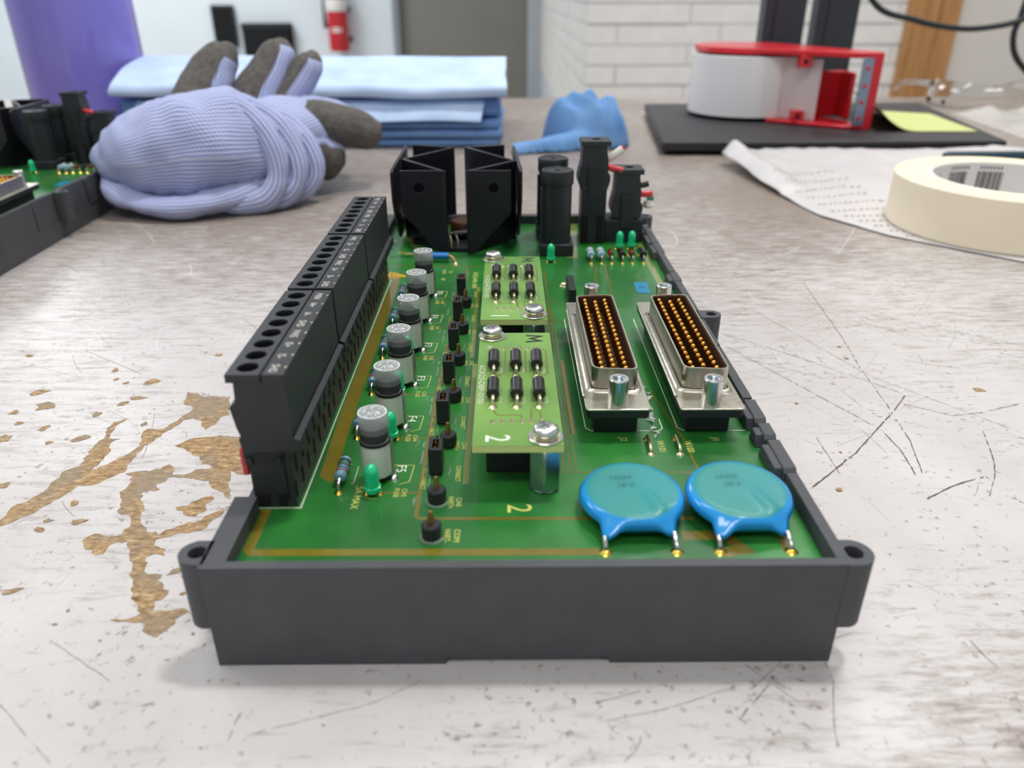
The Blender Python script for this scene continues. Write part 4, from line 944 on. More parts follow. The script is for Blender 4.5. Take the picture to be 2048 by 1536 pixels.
# ---- two-way power plugs at the far right corner
def plug_body(parent, x, y, z0, h):
    m = MB()
    m.prism([(-5.3, 0), (5.3, 0), (6.2, 3.2), (6.2, 5.2), (5.2, 6.4), (5.2, 10.5), (4.4, h - 3.2), (4.4, h - 1.8), (-5.0, h - 1.8), (-5.2, 10), (-6.4, 4.6), (-6.4, 2.6)], -5, 5, 'terminal_plastic', axis='y')
    m.prism([(-5.6, -5.4), (5.8, -5.4), (5.8, 5.6), (-5.6, 5.6)], h - 1.8, h, 'terminal_plastic', holes=[circle(0.6, 0.6, 1.9, 20)])
    m.lathe([(0, h - 1.6), (1.85, h - 1.6)], 'deep_black', c=(0.6, 0.6, 0), n=20)
    o = m.build('wire_plug', parent, (x, y, z0), bevel=0.25)
    m = MB(); m.box(-2.8, 2.4, -6.1, -4.9, -4, 9.2, 'black_plastic'); m.build('latch', o, bevel=0.25)
    return o
m = MB(); m.box(27.6, 37.4, 201.5, 214, Zp, 42, 'black_plastic'); m.box(27.9, 30.4, 201.2, 201.8, Zp, 31, 'deep_black'); m.box(33.9, 36.6, 201.2, 201.8, Zp, 31, 'deep_black')
c1 = m.build('power_connector', mod, bevel=0.4); c1['label'] = 'taller black power connector with a white tagged wire'
p1 = plug_body(c1, 32.4, 207.5, 41.0, 18.4)
q = MB(); q.tube([(37, 208, 51.5), (39.5, 208, 52.6), (43.5, 208.4, 55.6)], [1.6, 1.6, 1.6], 'tag_white', n=8); q.tube([(43.4, 208.4, 55.5), (44.2, 208.4, 56.1)], 1.0, 'wire_red', n=8); q.build('wire_tag', p1, (-32.4, -207.5, -41.0), bevel=0.1)['label'] = 'white wire tag'
q = MB(); q.tube([(37.6, 205, 49.3), (40, 204.6, 48.6), (43.3, 204.3, 47.9)], 1.35, 'wire_red', n=12); q.build('red_wire', p1, (-32.4, -207.5, -41.0))['label'] = 'short red wire end'
m = MB(); m.box(37.5, 53.0, 203, 216, Zp, 28.6, 'black_plastic'); m.box(52.6, 54.6, 205, 214, 26, 28.6, 'black_plastic')
c2 = m.build('power_connector', mod, bevel=0.4); c2['label'] = 'shorter black power connector at the tray corner'
p2 = plug_body(c2, 46.2, 208.5, 29.2, 19.2)
q = MB(); q.tube([(51, 206, 38.6), (53.5, 206, 38.4), (56.2, 206, 38.6)], 1.35, 'wire_red', n=12); q.build('red_wire', p2, (-46.2, -208.5, -29.2))
q = MB(); q.tube([(51, 207, 41.5), (53, 207, 41.8), (54.6, 207, 42.2)], 1.2, 'black_plastic', n=12); q.build('black_wire', p2, (-46.2, -208.5, -29.2))
q = MB(); q.lathe([(0, 0), (1.8, 0.3), (2.3, 1.6), (1.8, 3.2), (0, 3.8)], 'tag_white', c=(55.6, 209, 31.8), n=14); q.box(54.8, 57.4, 208, 210, 35, 36.8, 'wire_green'); q.build('wire_ferrule', p2, (-46.2, -208.5, -29.2))
# ---- row of small axial parts
ra = make_axial('resistor', 29.6, 175.4, 'resistor_pale', L=6.2, r=1.45, bands=[('fuse_white', 0.5, 2.4), ('band_red', 0.62, 0.4), ('band_black', 0.74, 0.4), ('resistor_green', 0.4, 0.5)], span=10.5, lift=2.6)
copy_tree(ra, mod, (33.5, 175.4, Zp))
rb = make_axial('diode', 37.3, 175.4, 'diode_red', L=4.4, r=1.1, span=10.5, lift=2.4); rb['label'] = 'reddish glass diode'; copy_tree(rb, mod, (45.2, 175.4, Zp))
rc = make_axial('diode', 41.4, 175.4, 'diode_black', L=5.6, r=1.45, span=10.5, lift=2.4); copy_tree(rc, mod, (49.4, 175.6, Zp))

# ---- the second module to the left: same kind, only the far end is in view
mod2 = empty('circuit_module', (-279.5, 164, 0), 'partly visible green circuit board in a grey tray at the left edge', 'circuit board')
mod2.rotation_euler.z = 0.029
SKIP = ('terminal_', 'disc_', 'jumper', 'test_post', 'daughter', 'wire_link', 'spacer', 'power_transistor')
for o in list(mod.children):
    if o.name.startswith(SKIP): continue
    if o.name.startswith(('fuse.', 'led', 'resistor', 'diode')) or o.name == 'fuse':
        if o.location.x < 0: continue
    c = copy_tree(o, mod2)
    for q in list(c.children_recursive):
        if q.name.startswith(('wire_tag', 'wire_ferrule')): bpy.data.objects.remove(q)

# ================================================================== things on the bench
# ---- bottle of purple liquid
mat('purple_liquid', '978cec', 0.2, trans=0.35, coat=0.5, ior=1.4, var=0.04, vscale=10)
mat('bottle_cap', 'e9e9ee', 0.4)
bt = empty('liquid_bottle', (-352, 590, 0), 'translucent plastic bottle of purple liquid behind the left circuit board', 'bottle')
R = 46
MB().lathe([(0, 1.5), (R - 6, 0), (R - 1.5, 2), (R, 8), (R, 150), (R - 3, 166), (R - 14, 186), (18, 200), (15, 206), (15, 222), (0, 222)], 'purple_liquid', n=64).build('body', bt, smooth=40)
m = MB(); m.lathe([(0, 246), (17, 246), (18, 244), (18, 212), (15.2, 212)], 'bottle_cap', n=40)
co = m.build('screw_cap', bt)

# ---- knitted work glove
def glove_material(name, knit):
    m = bpy.data.materials.new(name); m.use_nodes = True; nt = m.node_tree; p = nt.nodes['Principled BSDF']
    uv = node(nt, 'ShaderNodeUVMap', {'uv_map': 'knit'}); sp = node(nt, 'ShaderNodeSeparateXYZ', Vector=uv.outputs[0])
    tc = nt.nodes.new('ShaderNodeTexCoord'); ns = node(nt, 'ShaderNodeTexNoise', Vector=tc.outputs['Object'], Scale=60.0, Detail=3.0)
    v = math_n(nt, 'ADD', sp.outputs[1], math_n(nt, 'MULTIPLY', ns.outputs[0], 0.9))
    rows = math_n(nt, 'MULTIPLY_ADD', math_n(nt, 'SINE', math_n(nt, 'MULTIPLY', v, 2 * PI / 2.3)), 0.5, 0.5)
    stt = math_n(nt, 'MULTIPLY_ADD', math_n(nt, 'SINE', math_n(nt, 'MULTIPLY_ADD', sp.outputs[0], 2 * PI / 1.7, math_n(nt, 'MULTIPLY', v, 1.4))), 0.5, 0.5)
    h = math_n(nt, 'ADD', math_n(nt, 'MULTIPLY', rows, 0.7), math_n(nt, 'MULTIPLY', stt, 0.3))
    nb = node(nt, 'ShaderNodeTexNoise', Vector=tc.outputs['Object'], Scale=25.0, Detail=4.0)
    c = ramp(nt, h, (0.12, lin('6a78b2')), (0.5, lin('a4add4')), (0.85, lin('cbcfe2')))
    c = mixc(nt, ramp(nt, nb.outputs[0], (0.52, (0, 0, 0)), (0.75, (0.5, 0.5, 0.5))), c, lin('a9acc2'))
    at = node(nt, 'ShaderNodeAttribute', {'attribute_name': 'coat'})
    n4 = node(nt, 'ShaderNodeTexNoise', Vector=tc.outputs['Object'], Scale=300.0, Detail=3.0)
    rub = ramp(nt, n4.outputs[0], (0.3, lin('4a4642')), (0.7, lin('645f59')))
    k = ramp(nt, math_n(nt, 'ADD', at.outputs['Fac'], math_n(nt, 'MULTIPLY', math_n(nt, 'SUBTRACT', n4.outputs[0], 0.5), 0.06)), (0.48, (0, 0, 0)), (0.52, (1, 1, 1)))
    nt.links.new(mixc(nt, k, c, rub), p.inputs['Base Color']); p.inputs['Roughness'].default_value = 0.85
    hh = mixc(nt, k, h, n4.outputs[0])
    bp = node(nt, 'ShaderNodeBump', Strength=0.5, Distance=0.0007, Height=hh); nt.links.new(bp.outputs[0], p.inputs['Normal'])
    MATS[name] = m
glove_material('knit_glove', True)
gl = empty('work_glove', (-165, 350, 0), 'lilac knitted work glove with dark coated fingertips lying beside the towels', 'glove')
def spline(P, n):
    """Catmull-Rom through tuples"""
    out = []; P = [tuple(map(float, p)) for p in P]; Q = [P[0]] + P + [P[-1]]
    for i in range(1, len(Q) - 2):
        for k in range(n):
            t = k / n; a, b, c, d = Q[i - 1:i + 3]
            out.append(tuple(0.5 * (2 * b_ + (c_ - a_) * t + (2 * a_ - 5 * b_ + 4 * c_ - d_) * t * t + (3 * b_ - a_ - 3 * c_ + d_) * t ** 3) for a_, b_, c_, d_ in zip(a, b, c, d)))
    out.append(P[-1]); return out
def knit_tube(name, stations, coat=None, n=40, sub=8, wr=0.0, up=(0, 0, 1), seed=0, zmin=0.4):
    """stations: (x, y, z, half width, half height); coat(t, dir) gives the rubber mask"""
    st = spline(stations, sub); C = [Vector(s[:3]) for s in st]; rmax = max(s[3] + s[4] for s in st) / 2; v = []; uv = []; ct = []; L = 0; u0 = Vector(up)
    for i, s in enumerate(st):
        t = (C[min(i + 1, len(C) - 1)] - C[max(i - 1, 0)]).normalized(); sd = t.cross(u0).normalized(); uu = sd.cross(t)
        if i: L += (C[i] - C[i - 1]).length
        for k in range(n + 1):
            a = 2 * PI * k / n; dr = sd * math.cos(a) + uu * math.sin(a); p = C[i] + sd * (max(0.05, s[3]) * math.cos(a)) + uu * (max(0.05, s[4]) * math.sin(a))
            q = noise.noise(Vector((p.x * 0.05 + seed, p.y * 0.05, p.z * 0.05))) * wr + noise.noise(Vector((p.x * 0.14, p.y * 0.14 + seed, p.z * 0.14))) * wr * 0.3
            p = p + dr * q
            if p.z < zmin: p.z = zmin + (p.z - zmin) * 0.02
            v.append(p); uv.append((L, a * rmax)); ct.append(coat(i / (len(st) - 1), dr) if coat else 0.0)
    N = n + 1; fs = [(i * N + k, i * N + k + 1, (i + 1) * N + k + 1, (i + 1) * N + k) for i in range(len(st) - 1) for k in range(n)]
    # hidden end caps keep the form solid
    fs.append(tuple(range(n))[::-1]); fs.append(tuple((len(st) - 1) * N + k for k in range(n)))
    m = MB(); m.add([tuple(p - Vector((-165, 350, 0))) for p in v], fs, 'knit_glove')
    me = bpy.data.meshes.new(name); me.from_pydata([(x * S, y * S, z * S) for x, y, z in m.v], [], m.f); me.materials.append(MATS['knit_glove'])
    ul = me.uv_layers.new(name='knit')
    ul.data.foreach_set('uv', [c for l in me.loops for c in uv[l.vertex_index]])
    me.attributes.new('coat', 'FLOAT', 'POINT').data.foreach_set('value', ct)
    me.polygons.foreach_set('use_smooth', [True] * len(me.polygons)); me.update()
    return place(name, me, gl)
# cuff: fat folded sleeve, its closed fold towards the left
knit_tube('cuff', [(-230.5, 331, 28, 1.5, 1.5), (-228, 332, 28.5, 6, 5), (-222, 334, 28, 15, 12.5), (-208, 338, 29, 27, 21.5), (-190, 343, 31, 32, 27), (-172, 348, 32.5, 33, 29.5), (-157, 354, 32, 31, 29), (-146, 360, 31, 29, 25), (-138, 366, 27, 26, 22), (-133, 372, 25, 22, 18)], wr=5.0, seed=2.2)
# rolled lip under the fold
knit_tube('cuff_lip', [(-225, 327, 20, 1.5, 1.5), (-218, 323, 14.5, 6, 4.5), (-205, 318, 9.5, 10, 5.5), (-185, 317, 7, 12, 5.5), (-165, 321, 7.5, 12, 6), (-150, 330, 10, 10, 8), (-140, 342, 15, 9, 11), (-133, 355, 19, 8, 10)], wr=3.0, seed=5.1, n=28)
for k, (dx, dy, sc) in enumerate(((0, 0, 1.0), (8, 9, 0.93), (15, 19, 0.84))):
    base_ = [(-163, 352, 59.5, 2.5, 2), (-154, 346, 57, 5, 4), (-143, 341, 51, 5.5, 4.5), (-134, 336, 41, 6, 5), (-129, 333, 29, 6, 5), (-129, 330, 17, 6, 5), (-136, 326, 8, 6, 5), (-148, 321, 5.5, 5, 4), (-158, 319, 5, 2, 2)]
    knit_tube('cuff_fold', [(x + dx, y + dy, 6 + (z - 6) * sc, a, b_) for x, y, z, a, b_ in base_], wr=1.5, seed=k * 3.3, n=22, up=(0.3, -1, 0))
# palm behind the cuff
knit_tube('palm', [(-150, 365, 28, 26, 22), (-142, 385, 32, 33, 22), (-136, 402, 34, 36, 20), (-130, 420, 36, 34, 17), (-127, 432, 38, 28, 12), (-126, 438, 38, 10, 5)], wr=2.5, seed=8, coat=lambda t, d: 0.0)
def finger(st, dirv, edge, thr, seed):
    dv = Vector(dirv).normalized()
    knit_tube('finger', st, coat=lambda t, d: (1.0 if t > edge else 0.5 + (thr - d.dot(dv)) * 1.2), n=28, wr=1.3, seed=seed)
finger([(-186, 388, 34, 17, 14), (-192, 402, 50, 17.5, 14), (-187, 414, 63, 17, 13.5), (-181, 420, 73, 14.5, 11), (-177.5, 423, 80, 9, 7), (-177, 424, 83, 1, 1)], (1, -0.55, -0.25), 0.62, 0.72, 1)
finger([(-163, 400, 40, 15, 12), (-158, 410, 54, 15, 12), (-151.5, 420, 66, 15, 11.5), (-146.5, 426, 76, 13, 10), (-144.5, 428, 82, 8, 7), (-144, 428, 85, 1, 1)], (1, -0.5, -0.6), 0.74, 0.45, 2)
finger([(-148, 408, 40, 13, 11), (-140, 414, 52, 12.5, 10.5), (-132.5, 420, 62, 12.5, 10.5), (-127, 424, 70, 11, 9), (-125, 425, 75, 7, 6), (-124.5, 425, 78, 1, 1)], (0.9, -0.5, -0.7), 0.72, 0.30, 3)
finger([(-152, 388, 36, 10, 9), (-136, 388, 38.5, 12, 11), (-118, 389, 40, 14, 12), (-101, 390, 37.5, 14, 12), (-89, 392, 32.5, 12, 10.5), (-83, 394, 29, 8, 7), (-81, 394, 28, 1, 1)], (-0.1, -0.2, 1), 0.30, 0.72, 4)
finger([(-150, 376, 24, 18, 18), (-137, 378, 25, 19, 18), (-125, 380, 24, 18, 17), (-115, 383, 20, 16, 14.5), (-107.5, 386, 17, 12, 12), (-103, 388, 15, 2, 2)], (-0.75, -0.2, 0.6), 0.86, 0.12, 5)

# ---- folded blue paper towels
def towel_material(name, a, b_):
    m = bpy.data.materials.new(name); m.use_nodes = True; nt = m.node_tree; p = nt.nodes['Principled BSDF']; tc = nt.nodes.new('ShaderNodeTexCoord')
    n = node(nt, 'ShaderNodeTexNoise', Vector=tc.outputs['Object'], Scale=40.0, Detail=5.0); v = node(nt, 'ShaderNodeTexVoronoi', Vector=tc.outputs['Object'], Scale=900.0)
    nt.links.new(ramp(nt, n.outputs[0], (0.3, lin(a)), (0.7, lin(b_))), p.inputs['Base Color']); p.inputs['Roughness'].default_value = 0.95
    bp = node(nt, 'ShaderNodeBump', Strength=0.35, Distance=0.0004, Height=v.outputs[0]); nt.links.new(bp.outputs[0], p.inputs['Normal'])
    MATS[name] = m
towel_material('towel_blue', '6389bd', '7b9fcf'); towel_material('towel_light', 'b4cbee', 'c9dcf6'); towel_material('rag_blue', '5a88bd', '7aa2d0')
def folded(name, x0, x1, y0, y1, z0, z1, m, label, wav=1.2, seed=0.0, tilt=0.0, nx=30, ny=10, group=None, sag=0.0):
    """one folded sheet: soft slab with a rounded front fold and wavy faces"""
    def prof(th):                                  # closed cross-section in (y, z): front fold is round, back is open
        return th
    rings = []
    for i in range(nx + 1):
        u = i / nx; x = x0 + (x1 - x0) * u; ring = []
        e = 1.0
        zc, hh = (z0 + z1) / 2 + tilt * u, (z1 - z0) / 2
        k = 8
        for j in range(k + 1):
            a = PI / 2 + PI * j / k; ring.append((y0 + hh * 0.9 + math.cos(a) * hh * 0.9, zc + math.sin(a) * hh))
        for j in range(1, ny + 1): ring.append((y0 + hh * 0.9 + (y1 - y0) * j / ny, zc - hh))
        for j in range(ny, 0, -1): ring.append((y0 + hh * 0.9 + (y1 - y0) * j / ny, zc + hh + sag * math.sin(PI * j / ny)))
        r3 = []
        for y, z in ring:
            q = noise.noise(Vector((x * 0.018 + seed, y * 0.02, seed * 1.7))) * wav; q2 = noise.noise(Vector((x * 0.03, z * 0.1 + seed, seed))) * wav * 1.6
            r3.append((x + noise.noise(Vector((y * 0.05, z * 0.2, seed + u * 3))) * (2.0 if u in (0, 1) else 0), y + q2, max(0.15, z + q * (0 if z0 < 0.5 and z < 1 else 1))))
        rings.append(r3)
    o = MB().loft(rings, m).build(name, smooth=60)
    return tag(o, label, 'towel', group)
folded('folded_towel', -300, -8, 527, 660, 0.2, 6.6, 'towel_blue', 'blue folded towel at the very bottom of the stack', 0.5, 1.1)
folded('folded_towel', -298, -5, 525, 660, 6.9, 13.4, 'towel_blue', 'blue folded towel second from the bottom of the stack', 0.5, 2.3)
folded('folded_towel', -300, -7, 527, 662, 13.8, 20.6, 'towel_blue', 'blue folded towel third from the bottom of the stack', 0.5, 3.7)
# middle towel: its pale flap hangs over the front
fm = folded('folded_towel', -302, -9, 533, 664, 21.2, 35.6, 'towel_blue', 'blue folded towel second from the top with a pale flap hanging over its front', 0.6, 4.4)
rings = []
for i in range(31):
    u = i / 30; x = -290 + 268 * u; r = []
    for j in range(9):
        t = j / 8; zz_ = 20.8 + 13.5 * t + 1.2 * math.sin(u * 9) * (1 - t) - 3.0 * (u - 0.5) ** 2 * (1 - t); yy = 519.5 + 13.5 * t ** 1.5 + noise.noise(Vector((u * 6, t * 2, 3))) * 1.5
        r.append((x + 3 * t * (1 if u == 1 else 0), yy, zz_))
    for j in range(8, -1, -1): p = r[j]; r.append((p[0], p[1] + 0.9, p[2] + 0.5))
    rings.append(r)
fl = MB().loft(rings, 'towel_light').build('hanging_flap', fm, smooth=60); fl['label'] = 'pale blue flap'
folded('folded_towel', -306, -2, 524, 668, 38.6, 47.6, 'towel_light', 'pale blue folded towel lying on top of the stack', 1.4, 5.9, tilt=-1.5, sag=15, ny=16)

# ---- crumpled blue rag
def rag():
    nx, ny = 110, 90; v = []; f = []
    for j in range(ny + 1):
        for i in range(nx + 1):
            u, w_ = i / nx, j / ny; x, y = 2 + 104 * u, 492 + 104 * w_
            px = x + 5 * noise.noise(Vector((x * 0.05, y * 0.05, 1))); py = y + 6 * noise.noise(Vector((x * 0.04, y * 0.06, 9)))
            ang = math.atan2(py - 552, px - 64)
            d = math.hypot((px - 64) / 34, (py - 553) / 38) * (1 + 0.10 * math.sin(3 * ang + 1))
            fold = 1 - abs(noise.noise(Vector((px * 0.055 + py * 0.02, py * 0.03, 4)))) * 1.7
            lump = 37 * max(0, 1 - d ** 4) ** 0.55 * (0.66 + 0.38 * fold) + 2.2 * math.sin(px * 0.30 + py * 0.10 + 3 * noise.noise(Vector((px * 0.04, py * 0.04, 2)))) * max(0, 1 - d ** 2)
            q = ((px - 8) * 66 + (py - 503) * 26) / (66 ** 2 + 26 ** 2); q = min(1, max(0, q)); dd = math.hypot(px - 8 - 66 * q, py - 503 - 26 * q)
            tail = (7 + 9 * q) * max(0, 1 - (dd / (8 + 5 * q)) ** 2) ** 0.5
            v.append((x, y, 0.3 + max(lump, tail, 0)))
    keep = lambda a: v[a][2] > 0.35
    for j in range(ny):
        for i in range(nx):
            a = j * (nx + 1) + i; q = (a, a + 1, a + nx + 2, a + nx + 1)
            if any(keep(k) for k in q): f.append(q)
    used = sorted({k for q in f for k in q}); ix = {k: n for n, k in enumerate(used)}
    m = MB(); m.add([v[k] for k in used], [tuple(ix[k] for k in q) for q in f], 'rag_blue'); o = m.build('crumpled_rag', smooth=180)
    so_ = o.modifiers.new('thickness', 'SOLIDIFY'); so_.thickness = 0.0003; so_.offset = 1
    sm_ = o.modifiers.new('soft', 'SMOOTH'); sm_.iterations = 4; sm_.factor = 0.5
    return tag(o, 'crumpled bright blue cloth on the bench behind the fuse holders', 'cloth')
rag()

# ---- black stand: low base plate and two posts
mat('stand_black', '2f2e30', 0.5, var=0.12, vscale=80, bump=0.05, bscale=2000); mat('post_black', '33353c', 0.35, var=0.08, vscale=30)
sd = empty('monitor_stand', (265, 600, 0), 'black stand with a flat base plate and two square posts', 'stand')
B0 = [(114, 490), (373, 489), (414, 711), (136, 706)]
c_ = (265, 600)
m = MB(); m.prism([(x - c_[0], y - c_[1]) for x, y in B0], 3.2, 10.4, 'stand_black'); m.build('base_plate', sd, bevel=1.6, seg=3)
m = MB(); m.prism([((x - c_[0]) * 0.97, (y - c_[1]) * 0.95) for x, y in B0], 0.2, 3.3, 'deep_black'); m.build('rubber_foot', sd)
pm_ = None
for x in (-27, 22):
    m = MB(); m.box(0, 38, 86, 104, 10.2, 420, 'post_black'); m.box(8.5, 9.5, 85.6, 86.2, 10.2, 420, 'deep_black')
    m.build('post', sd, (x, 0, 0), bevel=1.2)
m = MB(); m.box(-60, 92, 76, 110, 400, 424, 'post_black'); m.build('cross_bar', sd, bevel=2)

# ---- red packing tape dispenser with a roll of white tape, lying on its side
mat('dispenser_red', 'd1202c', 0.35, coat=0.2); mat('tape_white', 'f2efec', 0.35, sub=0.0); mat('tape_core', 'cdb08a', 0.8); mat('blade_steel', '8c9aac', 0.3, metal=0.8); mat('clear_film', 'f0e2df', 0.3, alpha=0.6)
tp = empty('tape_dispenser', (212, 632, 10.7), 'red hand tape dispenser holding a white tape roll on the black base plate', 'tape dispenser')
m = MB(); m.prism(circle(0, 0, 48.5, 64), 3, 51, 'tape_white', holes=[circle(0, 0, 38.5, 48)]); m.build('tape_roll', tp, bevel=0.5)['label'] = 'roll of white tape'
m = MB(); m.prism(circle(0, 0, 38.4, 48), 3.2, 50.8, 'tape_core', holes=[circle(0, 0, 36, 48)]); m.build('core', tp)
def arm(z0, z1, deep):
    a = [(52 * math.cos(t) * deep, 46 * math.sin(t)) for t in [math.radians(95 + 170 * k / 20) for k in range(21)]] if deep else []
    return a
m = MB()
ring = [(50 * math.cos(math.radians(a)), 50 * math.sin(math.radians(a))) for a in range(-60, 245, 8)]
m.prism([(-22, 46), (-42, 26), (-47, -2), (-40, -24), (-18, -40), (20, -60), (58, -88), (74, -92), (80, -84), (60, -36), (30, 36), (0, 48)], 53.0, 57.5, 'dispenser_red'); m.build('side_plate', tp, bevel=0.8)
m = MB(); m.prism([(6, -50), (58, -90), (74, -92), (79, -84), (62, -44), (40, -20)], 0.1, 3.0, 'dispenser_red'); m.build('side_plate', tp, bevel=0.8)
m = MB(); m.box(66, 78, -92, -89.5, 0, 57, 'dispenser_red'); m.prism([(76.5, -92), (79.5, -91), (79.5, -82), (76.5, -82)], 0, 57, 'dispenser_red'); bf = m.build('blade_holder', tp, bevel=0.4)
m = MB(); m.box(62.5, 71, -94, -92.4, 3.5, 53.5, 'blade_steel'); bl = m.build('blade', tp, bevel=0.3)
rv = None
for z_ in (9, 21, 33, 46):
    if rv is None: q = MB().lathe([(0, 0), (1.7, 0), (1.5, 0.7), (0, 0.9)], 'dispenser_red', axis='y', n=14); q.v = [(a, -b, c) for a, b, c in q.v]; q = q.build('rivet', bl, (66.8, -94.0, z_)); rv = q.data
    else: place('rivet', rv, bl, (66.8, -94.0, z_))
for z0, z1 in ((44.5, 53.2), (2.5, 11)):
    m = MB(); m.box(24, 33, -66, -56, z0, z1, 'dispenser_red'); m.box(26.5, 29.5, -66.3, -65.7, z0 + 2.4, z1 - 2.4, 'deep_black'); m.build('roller_clip', tp, bevel=0.5)
m = MB(); m.loft([[(18, -46.5, z_), (26, -52, z_), (34, -60, z_), (42, -66, z_), (42, -66.3, z_), (34, -60.3, z_), (26, -52.3, z_), (18, -46.8, z_)] for z_ in (3.5, 50.5)], 'clear_film'); m.build('tape_end', tp)
m = MB(); m.box(48, 74, -40, -36, 3, 40, 'dispenser_red'); m.box(70, 74, -60, -36, 3, 40, 'dispenser_red'); m.build('handle', tp, bevel=1.5)

# ---- curled yellow-green sticky note
mat('note_yellow', 'ccd288', 0.7)
rings = []
for i in range(21):
    t = i / 20
    xa, ya = 291 + (373 - 291) * t, 533 + (531 - 533) * t; xb, yb = 318 + (383 - 318) * t, 650 + (628 - 650) * t
    z_ = 10.6 + 16 * max(0, 1 - t / 0.42) ** 2.0
    rings.append([(xa + 8 * max(0, 0.3 - t), ya, z_), (xb, yb, z_ + 1.5 * (1 - t)), (xb, yb, z_ + 0.3 + 1.5 * (1 - t)), (xa + 8 * max(0, 0.3 - t), ya, z_ + 0.3)])
tag(MB().loft(rings, 'note_yellow').build('sticky_note', smooth=40), 'yellow-green sticky note curling up on the black base plate', 'note')

# ---- creased white plastic mailing bag
mat('bag_white', 'cdc9c7', 0.4, var=0.04, vscale=60, bump=0.4, bscale=90); mat('bag_ink', '6d696d', 0.6)
def bag():
    nx, ny = 60, 48; L_ = [(150.5, 455), (160.8, 374), (170, 314.4), (191.2, 275.3), (233.6, 232.8)]; T = [(150.5, 455), (190, 484), (250, 482), (330, 480), (430, 478)]
    Rr = [(430, 478), (440, 400), (420, 300), (380, 240), (340, 200)]; Bm = [(233.6, 232.8), (255, 222), (280, 214), (310, 207), (340, 200)]
    def at(P, t):
        q = t * (len(P) - 1); i = min(len(P) - 2, int(q)); f_ = q - i; return Vector(P[i]) * (1 - f_) + Vector(P[i + 1]) * f_
    v = []; f = []
    for j in range(ny + 1):
        for i in range(nx + 1):
            u, w_ = i / nx, j / ny
            p = at(T, u) * (1 - w_) + at(Bm, u) * w_ + at(L_, w_) * (1 - u) + at(Rr, w_) * u - (Vector(T[0]) * (1 - u) * (1 - w_) + Vector(T[-1]) * u * (1 - w_) + Vector(Bm[0]) * (1 - u) * w_ + Vector(Bm[-1]) * u * w_)
            q = abs(noise.noise(Vector((p.x * 0.02, p.y * 0.02, 3)))) * 4 + abs(noise.noise(Vector((p.x * 0.06, p.y * 0.05, 8)))) * 2.0
            k = max(0, 1 - w_ * 2.2); z = 0.5 + q * (0.15 + 0.85 * k) + 9 * k * math.exp(-((u - 0.06) / 0.05) ** 2) * (w_ < 0.3) + 5 * k * k
            if (p - Vector((257.5, 292))).length < 64: z = 0.5
            v.append((p.x, p.y, z))
    for j in range(ny):
        for i in range(nx): a = j * (nx + 1) + i; f.append((a, a + 1, a + nx + 2, a + nx + 1))
    m = MB(); m.add(v, f, 'bag_white'); o = m.build('mailing_bag', smooth=60)
    so_ = o.modifiers.new('thickness', 'SOLIDIFY'); so_.thickness = 0.0004; so_.offset = 1
    tag(o, 'creased white plastic mailing bag lying under the masking tape', 'bag')
    # faint rows of print along the left side
    ink = MB(); rnd = random.Random(5); bv = v
    for r_ in range(11):
        w_ = 0.2 + r_ * 0.055; u = 0.055
        while u < 0.30 - r_ * 0.006:
            i, j = int(u * nx), int(w_ * ny); fu, fw = u * nx - i, w_ * ny - j
            def pt(uu):
                i = int(uu * nx); fu = uu * nx - i; a = j * (nx + 1) + i
                A, B, C_, D_ = (Vector(bv[k_]) for k_ in (a, a + 1, a + nx + 1, a + nx + 2)); return (A * (1 - fu) + B * fu) * (1 - fw) + (C_ * (1 - fu) + D_ * fu) * fw
            l = rnd.uniform(0.006, 0.012); a_, b__ = pt(u), pt(u + l); nz = Vector((0, 0, 0.55)); wv = Vector((0.25, 0.85, 0))
            ink.add([tuple(a_ - wv + nz), tuple(b__ - wv + nz), tuple(b__ + wv + nz), tuple(a_ + wv + nz)], [(0, 1, 2, 3)], 'bag_ink'); u += l + rnd.uniform(0.006, 0.014)
    ink.build('printing', o, recalc=False, smooth=0, kind='stuff')
bag()

# ---- roll of masking tape
mat('masking_cream', 'f3e6cc', 0.6, var=0.03, vscale=40); mat('masking_side', 'f3e2c2', 0.65, var=0.05, vscale=300); mat('core_white', 'dedad6', 0.6); mat('print_black', '2b2b2b', 0.6)
mk = empty('masking_tape', (258, 292, 1.1), 'cream roll of masking tape lying on the mailing bag', 'tape')
m = MB()
m.lathe([(40.5, 0), (56.6, 0), (57, 0.5), (57, 24.2), (56.4, 24.8), (40.5, 24.8)], 'masking_cream', n=96, mats=['masking_side', 'masking_cream', 'masking_cream', 'masking_cream', 'masking_side']); m.build('tape', mk)
m = MB(); m.lathe([(40.6, 0.1), (40.6, 24.7), (38.6, 24.7), (38.6, 0.1), (40.6, 0.1)], 'core_white', n=96); co = m.build('cardboard_core', mk)
m = MB()
def onc(a, z): return (38.5 * math.cos(a), 38.5 * math.sin(a), z)
rnd = random.Random(11); a = math.radians(108)
for g in range(2):
    a = math.radians(112 - g * 26)
    for k in range(13):
        w_ = rnd.choice((0.008, 0.014, 0.02)); m.add([onc(a, 8), onc(a - w_, 8), onc(a - w_, 20), onc(a, 20)], [(0, 1, 2, 3)], 'print_black'); a -= w_ + rnd.choice((0.008, 0.014))
    for k in range(7):
        q = math.radians(111 - g * 26) - k * 0.045; m.add([onc(q, 21.2), onc(q - 0.02, 21.2), onc(q - 0.02, 23), onc(q, 23)], [(0, 1, 2, 3)], 'print_black')
for i_, (w_, z_) in enumerate((('HCK', 14.5), ('ST', 7.5))):
    vs, fs = glyphs(w_); h_ = 5.0 / 0.69
    m.add([onc(math.radians(133) - (x * h_) / 38.5, z_ + y * h_) for x, y, _ in vs], fs, 'print_black')
m.build('printing', co, recalc=False, smooth=0, kind='stuff')

